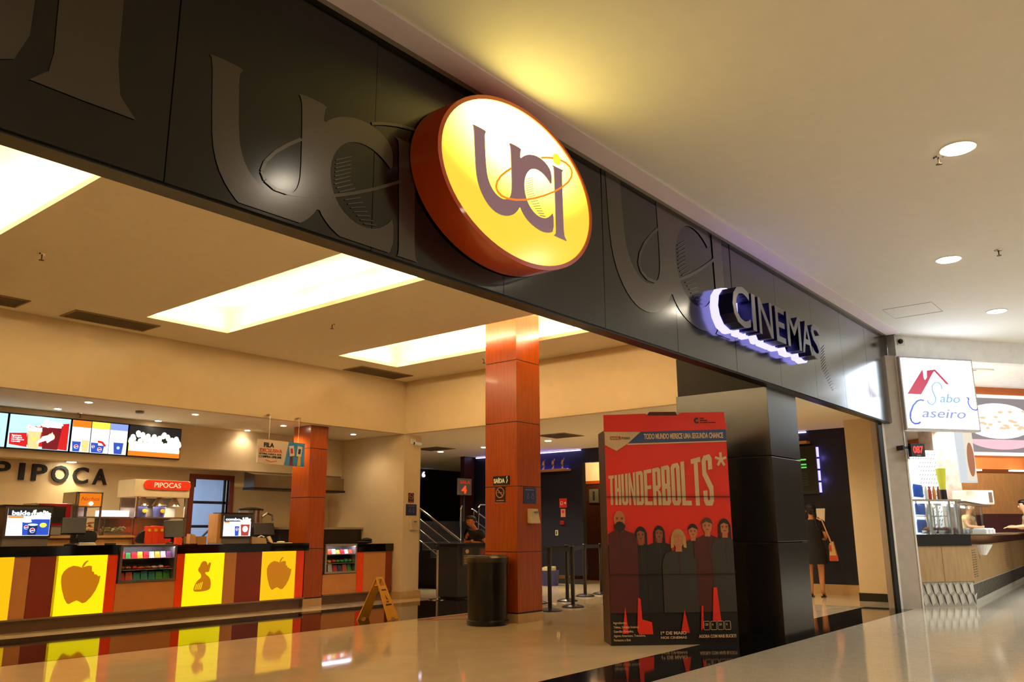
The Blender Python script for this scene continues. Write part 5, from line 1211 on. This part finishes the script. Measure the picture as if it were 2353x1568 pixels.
bag = thing('shoulder_bag', 'cream shoulder bag with red print hanging at the side of the woman in black', 'bag', Mw @ Vector((.34, .0, .78)))
mb = MB(Mw); mb.hexa([(.27, -.12, .66), (.42, -.12, .66), (.42, .12, .66), (.27, .12, .66), (.29, -.09, .98), (.36, -.09, 1.02), (.36, .09, 1.02), (.29, .09, .98)]); mb.done('bag_body', M('bag_cream', (225, 178, 112), rough=.7), bag, bevel=.02)
mb = MB(Mw); mb.box((.275, -.126, .66), (.425, -.10, .76)); mb.box((.28, -.126, .84), (.32, -.10, .95)); mb.done('red_print', M('bag_red', (190, 70, 40)), bag)
MB(Mw).tube([(.10, -.09, 1.44), (.20, -.12, 1.40), (.27, -.135, 1.18), (.33, -.09, .98)], .012, 6).tube([(.10, -.09, 1.44), (.12, .02, 1.46), (.20, .09, 1.36), (.30, .08, 1.0)], .012, 6).done('strap', M('strap_peach', (230, 160, 110)), bag, smooth=True)

# ticket attendant leaning on the podium
yaw = math.radians(110)
pos = (13.36, 11.72, 0)
arms = {-1: ((-.28, .28, 1.02), (-.02, .40, 1.085), (1, .1, 0)), 1: ((.28, .26, 1.06), (.06, .42, 1.085), (-1, .12, 0))}
yaw = math.radians(97)
rt_, Mw, K = person('person in a dark polo shirt leaning with folded arms on the black podium', pos, yaw, 1.66, arms, lean=.62, bent=.30, headturn=(.05, .03), skin_mat=M('skin_warm', (178, 98, 56), rough=.55))
nb = K['nb']; ch = K['ch']
sh_ = [[(*(Mw @ Vector((0, 0, .95))), .15), (*(Mw @ Vector((0, ch[1]*.5, 1.08))), .14), (*(Mw @ Vector(ch)), .155), (*(Mw @ Vector(nb)), .075)]]
for sd in (-1, 1):
    e = arms[sd][0]; sh = Vector((sd*.17, nb[1], nb[2]-.045)); sh_.append([(*(Mw @ Vector(ch)), .155), (*(Mw @ sh), .078), (*(Mw @ (sh*.45 + Vector(e)*.55)), .062)])
skin('polo_shirt', sh_, M('polo_black', (20, 20, 26), rough=.8), rt_)
tr = [[(*(Mw @ Vector((0, 0, .95))), .145), (*(Mw @ Vector((sd*.095, 0, .84))), .11), (*(Mw @ Vector((sd*.10, .01, .49))), .08), (*(Mw @ Vector((sd*.10, -.02, .10))), .06)] for sd in (-1, 1)]
skin('trousers', tr, M('trouser_black', (18, 16, 16), rough=.85), rt_)
mb = MB(Mw)
for sd in (-1, 1): mb.box((sd*.105-.045, -.08, .0), (sd*.105+.045, .18, .075))
mb.done('shoes', BLACK, rt_, bevel=.015)
hair_cap(rt_, Mw, K['hc'], lambda mb: mb.ball((K['hc'][0], K['hc'][1]-.13, K['hc'][2]+.02), (.045, .06, .05), 12, 8))
MB(Mw).box((-.04, nb[1]+.10, 1.10), (.02, nb[1]+.115, 1.13)).done('badge', M('badge_gold', (200, 170, 60)), rt_)

# counter worker cut by the left picture edge
arms = {-1: ((-.25, .0, 1.14), (-.24, .20, 1.0), (0, 1, 0)), 1: ((.25, .02, 1.16), (.27, .20, 1.16), (.1, 1, -.3))}
rt_, Mw, K = person('person in a black shirt behind the counter, cut by the left picture edge', (4.20, 13.0, 0), math.radians(180+25), 1.68, arms)
nb = K['nb']; ch = K['ch']
sh_ = [[(*(Mw @ Vector((0, 0, .95))), .15), (*(Mw @ Vector((0, 0, 1.1))), .14), (*(Mw @ Vector(ch)), .15), (*(Mw @ Vector(nb)), .075)]]
for sd in (-1, 1):
    e = arms[sd][0]; sh = Vector((sd*.17, nb[1], nb[2]-.045)); sh_.append([(*(Mw @ Vector(ch)), .155), (*(Mw @ sh), .078), (*(Mw @ (sh*.3 + Vector(e)*.7)), .066)])
skin('shirt', sh_, MATS['polo_black'], rt_)
skin('trousers', [[(*(Mw @ Vector((0, 0, .95))), .145), (*(Mw @ Vector((sd*.095, 0, .84))), .11), (*(Mw @ Vector((sd*.10, .01, .49))), .08), (*(Mw @ Vector((sd*.10, -.02, .10))), .06)] for sd in (-1, 1)], MATS['trouser_black'], rt_)
hair_cap(rt_, Mw, K['hc'])
mb = MB(Mw)
for sd in (-1, 1): mb.box((sd*.105-.045, -.08, .0), (sd*.105+.045, .18, .075))
mb.done('shoes', BLACK, rt_, bevel=.015)

# ================================================================ food shop to the right of the fascia
FU = Vector((.804, -.595, 0)); FN = Vector((.595, .804, 0)); FS = frame((15.2, 3.75, 0), FU, FN)
def S(): return MB(FS)
SHW = M('shop_wall_white', (250, 250, 252), rough=.6)
struct('wall_shop_header', S().box((-.02, 0, 4.17), (22, .2, ZM+.02)), SHW)
w = S().box((-.42, .0, 0), (-.05, .35, 4.2)); struct('wall_shop_post', w, M('post_beige', (172, 155, 136), rough=.5))
struct('trim_5', S().box((-.47, -.012, 0), (-.43, .02, 4.2)).box((-.06, -.012, 0), (-.03, .03, 4.2)), M('trim_light', (220, 210, 195), rough=.4))
struct('trim_6', S().box((-.54, -.006, 0), (-.47, .05, 3.2)), BLACK)
struct('ceiling', S().box((-.3, .2, 4.40), (22, 14, 4.45)), SHW)
SW = M('shop_wood', (214, 170, 112), rough=.45, noise=.10, stretch=(3, 3, .5))
struct('wall_shop_back', S().box((-2.2, 7.0, 0), (22, 7.1, 4.4)), SW)
struct('wall_shop_left', MB().box((15.3, 4.0, 0), (16.25, 4.05, 4.4)).box((17.46, 5.0, 0), (17.5, 10.6, 4.4)).box((16.21, 4.0, 0), (16.25, 4.94, 4.4)).box((16.25, 4.90, 0), (17.5, 4.94, 4.4)), SHW)
# light box sign
t = thing('shop_light_box', 'white glowing sign with red roof and blue script Sabor Caseiro', 'sign', FS @ Vector((.7, -.05, 2.91)))
S().box((-.04, -.08, 2.90), (1.47, .06, 4.18)).done('housing', M('box_grey', (190, 182, 176)), t)
S().box((-.01, -.085, 2.94), (1.44, -.08, 4.15)).done('lit_panel', E('shop_white', (225, 240, 255), 7.0), t)
def px(cx, cy): return ((cx - (85 + (cy-110)*.095))/835*1.5 - .02, 4.17 - (cy-110)/855*1.25)
RF = E('roof_red', (205, 45, 80), 1.0); BLS = E('script_blue', (70, 90, 215), 1.0); PALEB = E('script_pale', (130, 185, 220), 1.0)
S().poly([px(*p) for p in [(163,555),(240,415),(320,278),(334,250),(341,275),(348,345),(362,380),(383,352),(387,262),(480,245),(560,330),(640,420),(605,420),(540,345),(470,268),(448,300),(390,420),(318,555)]], -.091, -.086).done('red_roof', RF, t)
def scrip(P, w, mt, nm='script_letter'):
    Q = [px(*p) for p in P]; mb = S()
    for i in range(len(Q)-1): mb.tube([(Q[i][0], -.090, Q[i][1]), (Q[i+1][0], -.090, Q[i+1][1])], w, 5)
    return mb.done(nm, mt, t)
scrip([(345,628),(310,620),(270,635),(225,690),(195,770),(190,830),(205,880),(240,905),(280,900),(302,885)], .018, BLS)
scrip([(555,480),(545,430),(515,402),(475,405),(445,440),(440,490),(460,540),(480,590),(475,640),(440,675),(400,660),(385,620)], .012, PALEB)
scrip([(835,570),(860,580),(850,630),(870,680),(905,715),(940,720),(958,705)], .013, BLS)
mb = S(); x_, z_ = px(530, 640); mb.text('abo', x_, z_, .16, -.092, -.086, width=.42, shear=.25, bold=.01); mb.done('script_letter', PALEB, t)
mb = S(); x_, z_ = px(325, 825); mb.text('aseiro', x_, z_, .17, -.092, -.086, width=.90, shear=.25, bold=.01); mb.done('script_letter', E('script_lilac', (140, 150, 205), 1.1), t)
# number display
t = thing('queue_display', 'small black display with red digits 087 on the beige post', 'display', FS @ Vector((.03, -.16, 2.45)))
S().box((-.10, -.20, 2.44), (.17, -.13, 2.66)).done('housing', BLACK, t)
S().text('087', -.06, 2.50, .12, -.206, -.20, width=.19, bold=.01).done('digits', E('digit_red', (255, 50, 40), 3), t)
S().box((-.2, -.16, 2.57), (-.1, -.14, 2.61)).box((-.22, -.16, 2.55), (-.2, .0, 2.63)).done('bracket', BLACK, t)
S().box((.0, -.203, 2.455), (.08, -.20, 2.47)).done('small_print', M('pale_print', (160, 120, 120)), t)
MC = Matrix(FS) @ Matrix.Translation((-.02+.12, 0, 4.46)); MCx = MC @ Matrix.Rotation(0, 4, 'Z')
t = thing('security_camera', 'small dark security camera in the corner above the shop light box', 'security camera', FS @ Vector((.08, -.05, 4.42)))
S().box((.02, -.03, 4.40), (.16, 0, 4.50)).done('bracket', WHITE, t); S().ball((.05, -.06, 4.45), .045).done('lens', BLACK, t, smooth=True)
# food counter, front section
def wedge(ua, ub, z0, z1, dn=0.0):
    def back(u): return max(o_+.03, min(o_+.85, (3.96-3.75+.595*u)/.804))
    P = [(ua, o_+dn), (ub, o_+dn), (ub, back(ub)), ((ua+ub)/2, back((ua+ub)/2)), (ua, back(ua))]
    return S().poly(P, z0, z1, 'z')
ct = thing('food_counter', 'wood fronted food counter with black top and cube patterned base', 'counter', FS @ Vector((.4, 1.0, 0)))
o_ = .15; a0, a1 = -.04, 1.12
wedge(a0, a1, 0, .40).done('base', M('tile_grey', (170, 160, 140), rough=.4), ct)
mb = S(); q = (a1-a0)/8
for r_ in range(2):
    for k in range(8):
        x = a0 + (k + .5*r_)*q; z = .06 + (1-r_)*.17
        mb.poly([(x+.02, z+.15), (x+.02+q*.28, z+.10), (x+.02+q*.45, z-.04), (x+.02+q*.2, z+.03)], o_-.004, o_)
mb.done('cube_pattern_dark', M('tile_dark', (70, 60, 48)), ct)
mb = S()
for r_ in range(2):
    for k in range(8):
        x = a0 + (k + .5*r_)*q; z = .06 + (1-r_)*.17
        mb.poly([(x+.02+q*.3, z+.10), (x+.02+q*.75, z+.15), (min(a1, x+.02+q*.95), z+.01), (x+.02+q*.47, z-.04)], o_-.003, o_)
mb.done('cube_pattern_light', M('tile_light', (205, 198, 180)), ct)
for k in range(2): wedge(a0+k*.59+.004, a0+k*.59+.586, .40, .98, -.02).done('wood_panel', M('counter_wood', (176, 140, 92), rough=.45, noise=.12, stretch=(3, 3, .5)), ct)
wedge(a0-.005, a1+.02, .98, 1.17, -.05).done('worktop', GRANITE, ct)
# second section runs away to the right
P0 = FS @ Vector((a1+.02, o_, 0)); d2v = Vector((.998, .062, 0)); n2 = Vector((-.062, .998, 0)); F2 = frame(P0, d2v, n2)
c2 = thing('buffet_counter', 'long light wood buffet counter with slotted panels and steel tray rail', 'counter', P0)
mb = MB(F2)
for k in range(14): mb.box((k*1.05+.004, 0, .36), (k*1.05+1.046, .8, .98))
mb.done('wood_panels', MATS['counter_wood'], c2)
MB(F2).box((0, .03, 0), (14.7, .8, .36)).done('base', MATS['tile_light'], c2)
mb = MB(F2)
for k in range(94): mb.box((k*.155+.02, .022, .08), (k*.155+.09, .03, .33))
mb.done('cube_pattern_dark', MATS['tile_dark'], c2)
MB(F2).box((0, -.02, .98), (14.7, .8, 1.14)).done('apron', M('apron_steel', (150, 110, 76), rough=.2, metal=.8), c2)
MB(F2).box((0, -.32, 1.14), (14.7, .8, 1.17)).done('tray_rail', STEEL, c2)
mb = MB(F2)
for c_ in (0.15, .42, 5.0, 5.3):
    for k in range(12): mb.box((c_, -.004, .45+k*.04), (c_+.18, 0, .462+k*.04))
mb.done('vent_slots', M('slot_brown', (110, 80, 50)), c2)
# glass display with steel posts
t = thing('glass_food_case', 'glass food case with steel posts on the black food counter', 'display case', FS @ Vector((.5, o_+.3, 1.17)))
mb = S()
for x in (.05, .46, .86, 1.0): mb.box((x, o_+.06, 1.17), (x+.045, o_+.10, 1.72))
for x in (.90, 1.04): mb.box((x, o_+.66, 1.17), (x+.035, o_+.70, 1.72))
mb.poly([(.03, o_+.02), (1.1, o_+.02), (1.1, o_+.75), (.75, o_+.6), (.03, o_+.14)], 1.72, 1.755, 'z').poly([(.3, o_+.2), (1.0, o_+.2), (1.0, o_+.6), (.75, o_+.5)], 1.47, 1.48, 'z').done('frame', STEEL, t)
S().box((.06, o_+.05, 1.18), (1.02, o_+.056, 1.72)).done('glass_front', GLASS, t)
S().box((.25, o_+.14, 1.69), (1.0, o_+.17, 1.715)).done('lamp_tube', E('case_tube', (255, 250, 240), 6), t)
t = thing('glass_food_case', 'glass food case over the long buffet counter', 'display case', F2 @ Vector((1.5, .4, 1.17)))
mb = MB(F2)
for k in range(4): mb.box((.3+k*.95, .12, 1.17), (.345+k*.95, .16, 1.70)).box((.3+k*.95, .62, 1.17), (.345+k*.95, .66, 1.70))
mb.box((.1, .0, 1.70), (3.7, .7, 1.73)).done('frame', STEEL, t)
MB(F2).box((.12, .35, 1.66), (3.2, .38, 1.69)).done('lamp_tube', MATS['case_tube'], t)
MB(F2).box((.3, .11, 1.18), (3.2, .115, 1.70)).done('glass_front', GLASS, t)
# food trays
FOOD = [('red meat', (150, 50, 30)), ('orange stew', (215, 120, 50)), ('green salad', (90, 150, 50)), ('brown meat', (120, 66, 36)), ('pale rice', (230, 215, 180))]
fm = [M('food_%s' % n.replace(' ', '_'), c, rough=.5, noise=.25, scale=40) for n, c in FOOD]
def tray(Fr, x, y, w, k, where, grp):
    t = thing('food_tray', 'steel tray of %s %s' % (FOOD[k][0], where), 'food tray', Fr @ Vector((x+w/2, y+.2, 1.18)), grp)
    MB(Fr).hexa([(x+.02, y+.02, 1.18), (x+w-.02, y+.02, 1.18), (x+w-.02, y+.32, 1.18), (x+.02, y+.32, 1.18), (x, y, 1.235), (x+w, y, 1.235), (x+w, y+.34, 1.235), (x, y+.34, 1.235)]).done('pan', STEEL, t)
    mb = MB(Fr); r = random.Random(int(x*100)+k)
    for q in range(14): mb.ball((x+.05+r.random()*(w-.1), y+.05+r.random()*.24, 1.24+r.random()*.03), (.035, .03, .025), 6, 4)
    f = mb.done('food', fm[k], t); f['kind'] = 'stuff'
wh = ['leftmost in the near glass case', 'second in the near glass case', 'third in the near glass case', 'last in the glass case on the black counter']
for k in range(3): tray(FS, .42+k*.235, o_+.12, .22, (1, 3, 0, 3)[k], wh[k], 'trays in the near food case')
wh = ['nearest on the buffet counter', 'second on the buffet counter', 'third on the buffet counter', 'fourth on the buffet counter', 'fifth on the buffet counter', 'farthest on the buffet counter']
for k in range(6): tray(F2, .35+k*.46, .20, .42, (0, 4, 3, 1, 2, 0)[k], wh[k], 'trays on the buffet counter')
for k in range(3):
    mb = MB(F2).box((.7+k*.5, -.20, 1.17), (1.0+k*.5, .02, 1.25)).box((.72+k*.5, -.18, 1.25), (.98+k*.5, 0, 1.27))
    tag(mb.done('serving_box', M('box_white', (225, 225, 222)), bevel=.008), ['white box of cutlery nearest on the tray rail', 'white box of cutlery in the middle of the tray rail', 'white box of cutlery farthest along the tray rail'][k], 'box', 'boxes on the tray rail')
tag(MB(F2).lathe(1.05, -.05, [(.07, .80), (.17, .96), (.18, .98)], 18).done('white_bowl', WHITE), 'white bowl hanging under the tray rail', 'bowl')
# drinks cooler, hex screen, sign panels, menu board
t = thing('drinks_cooler', 'bright lit drinks cooler against the shop left wall', 'cooler', (15.85, 3.92, 0))
MB().box((15.45, 3.86, 0), (16.24, 3.99, 2.45)).done('cabinet', WHITE, t); MB().box((15.5, 3.85, .9), (16.2, 3.86, 2.4)).done('lit_door', E('cooler_light', (225, 240, 255), 1.6), t)
mb = MB()
for r_ in range(3):
    for k in range(6): mb.lathe(15.6+k*.1, 3.82, [(.022, 1.20+r_*.3), (.022, 1.36+r_*.3), (.01, 1.42+r_*.3)], 8)
mb.done('bottles', M('bottle_blue', (50, 90, 180), rough=.2), t)
t = thing('patterned_screen', 'white room divider with black hexagon lattice behind the food case', 'partition', FS @ Vector((2.4, 2.5, 0)))
S().box((2.1, 2.5, 1.2), (2.74, 2.54, 2.84)).done('board', SHW, t)
mb = S()
for i in range(11):
    for j in range(19):
        x = 2.12+i*.062+(.031 if j % 2 else 0); z = 1.24+j*.083
        if x+.045 < 2.74: mb.poly([(x, z), (x+.012, z+.022), (x+.045, z+.055), (x+.03, z+.02)], 2.494, 2.5)
o = mb.done('lattice', M('lattice_grey', (90, 88, 86)), t); o['kind'] = 'stuff'
S().box((2.1, 2.5, 0), (2.74, 2.54, 1.2)).done('base', SW, t)
# column of the shop (brown stone look)
struct('wall_shop_column', S().box((2.78, 2.6, 0), (3.37, 3.0, 4.4)), M('stone_brown', (190, 160, 140), rough=.6, noise=.2, scale=8))
t = thing('yellow_funnel', 'tall yellow green cup with black foot on top of the glass food case', 'dispenser', FS @ Vector((.98, o_+.4, 1.755)))
S().lathe(1.0, o_+.3, [(.045, 1.90), (.06, 2.05), (.085, 2.30)], 16).done('cup', M('lime_yellow', (205, 200, 50), emit=(205, 200, 50), es=.2), t)
S().lathe(1.0, o_+.3, [(.06, 1.755), (.055, 1.93)], 16).done('foot', BLACK, t)
for k, (x, c, l) in enumerate(((.62, (180, 60, 40), 'red'), (.71, (215, 150, 60), 'amber'), (.80, (140, 90, 50), 'brown'), (.55, (235, 230, 210), 'white'))):
    tag(S().lathe(x, o_+.18, [(.03, 1.755), (.03, 1.90), (.015, 1.95), (.015, 1.98)], 12).done('sauce_bottle', M('sauce_'+l, c), smooth=True), '%s sauce bottle standing on top of the glass food case' % l, 'bottle', 'sauce bottles on the glass case')
t = thing('dish_poster', 'hanging white poster with a framed dish photo behind the light box', 'poster', FS @ Vector((2.7, 2.2, 2.0)))
S().box((2.83, 2.0, 2.16), (3.22, 2.04, 3.6)).done('board', E('panel_lit', (225, 230, 235), .9), t)
S().box((3.0, 1.98, 2.2), (3.2, 2.0, 3.4)).done('photo', E('photo_pale', (240, 225, 200), 1.0), t)
S().poly(ell(3.1, 2.62, .08, .34, 24), 1.97, 1.98).done('dish', E('dish_brown', (190, 120, 80), .8), t)
t = thing('menu_board', 'large glowing food photo board in a white frame over the buffet', 'menu board', FS @ Vector((5, 3.2, 2.7)))
S().box((3.7, 3.36, 2.55), (8.2, 4.55, 4.40)).done('orange_surround', M('orange_wood', (205, 110, 50), rough=.4), t)
S().box((4.05, 3.30, 2.85), (6.9, 3.36, 4.22)).done('white_frame', E('frame_white', (255, 245, 225), 1.3), t)
S().box((4.13, 3.29, 2.92), (6.82, 3.30, 4.14)).done('photo', E('photo_dark', (150, 140, 140), 1.0), t)
S().poly(ell(5.2, 3.62, .95, .40, 30), 3.275, 3.29).done('white_dish', E('dish_white', (255, 250, 245), 2.0), t)
S().poly(ell(5.2, 3.20, .85, .22, 30, 0, math.pi, 2*math.pi), 3.27, 3.275).done('pink_cloth', E('cloth_pink', (240, 190, 200), 1.2), t)
mb = S(); r = random.Random(9)
for k in range(26): mb.poly(ell(4.6+r.random()*1.3, 3.45+r.random()*.4, .05+.04*r.random(), .03, 8), 3.265-.0005*k, 3.2701)
mb.done('food_pieces', E('food_peach', (250, 205, 160), 1.1), t)
for k in range(3): MB(FS).box((4.1+k*1.2, 3.2, 2.50), (4.5+k*1.2, 3.3, 2.53)).done('under_lamp', E('under_white', (255, 245, 230), 5), t)
t = thing('ceiling_cassette', 'small grey air grille in the shop ceiling', 'air vent', FS @ Vector((3.2, 1.6, 4.39)))
S().box((2.7, 1.5, 4.37), (3.5, 2.1, 4.40)).done('body', WHITE, t)
mb = S()
for k in range(6): mb.box((2.75, 1.53+k*.09, 4.362), (3.1, 1.57+k*.09, 4.37))
mb.done('slats', GREYP, t)
t = thing('microwave', 'cream bread oven with dark window on the shop shelf', 'oven', FS @ Vector((3.3, 2.3, 1.7)))
S().box((3.0, 2.12, 1.735), (3.68, 2.5, 2.02)).done('body', M('oven_cream', (232, 222, 196), rough=.35), t, bevel=.02)
S().box((3.55, 2.11, 1.78), (3.63, 2.12, 1.98)).done('window', M('oven_window', (110, 90, 74)), t)
t = thing('bench_seat', 'dark plum padded bench behind the buffet', 'bench', FS @ Vector((6, 6.7, 0)))
S().box((4.0, 6.4, 0), (13, 6.95, .5)).done('seat', M('plum', (86, 48, 52), rough=.6), t)
S().box((4.0, 6.8, .5), (13, 6.98, 1.65)).done('backrest', MATS['plum'], t)
tag(S().tube([(-.13, o_-.06, 1.15), (-.08, o_-.08, 1.10), (-.06, o_-.08, .95), (-.05, o_-.07, .8)], .012, 6).done('white_cable', WHITE), 'white cable hanging from the left end of the black food counter', 'cable')
# customer at the buffet, cut by the right picture edge
cp = F2 @ Vector((5.6, -.60, 0))
arms = {-1: ((-.26, .22, 1.20), (-.22, .46, 1.18), (0, 1, 0)), 1: ((.24, .16, 1.15), (.10, .38, 1.20), (-.6, .8, 0))}
rt_, Mw, K = person('person in a pale yellow shirt leaning on the buffet, cut by the picture edge', cp, math.radians(20), 1.86, arms, lean=.25, skin_mat=M('skin_pale', (228, 170, 120), rough=.55))
nb = K['nb']; ch = K['ch']
sh_ = [[(*(Mw @ Vector((0, 0, .95))), .16), (*(Mw @ Vector((0, ch[1]*.5, 1.08))), .15), (*(Mw @ Vector(ch)), .17), (*(Mw @ Vector(nb)), .08)]]
for sd in (-1, 1):
    e = arms[sd][0]; sh = Vector((sd*.17, nb[1], nb[2]-.045)); sh_.append([(*(Mw @ Vector(ch)), .165), (*(Mw @ sh), .08), (*(Mw @ (sh*.6 + Vector(e)*.4)), .066)])
skin('shirt', sh_, M('shirt_peach', (250, 222, 150), rough=.8), rt_)
skin('trousers', [[(*(Mw @ Vector((0, 0, .95))), .155), (*(Mw @ Vector((sd*.095, 0, .84))), .12), (*(Mw @ Vector((sd*.10, .01, .49))), .085), (*(Mw @ Vector((sd*.10, -.02, .10))), .065)] for sd in (-1, 1)], M('trouser_navy', (26, 26, 34), rough=.85), rt_)
mb = MB(Mw)
for sd in (-1, 1): mb.box((sd*.105-.045, -.08, .0), (sd*.105+.045, .18, .075))
mb.done('shoes', BLACK, rt_, bevel=.015)
hair_cap(rt_, Mw, K['hc'])
for o in list(bpy.data.objects):
    if o.type == 'MESH' and not o.data.polygons: bpy.data.objects.remove(o)
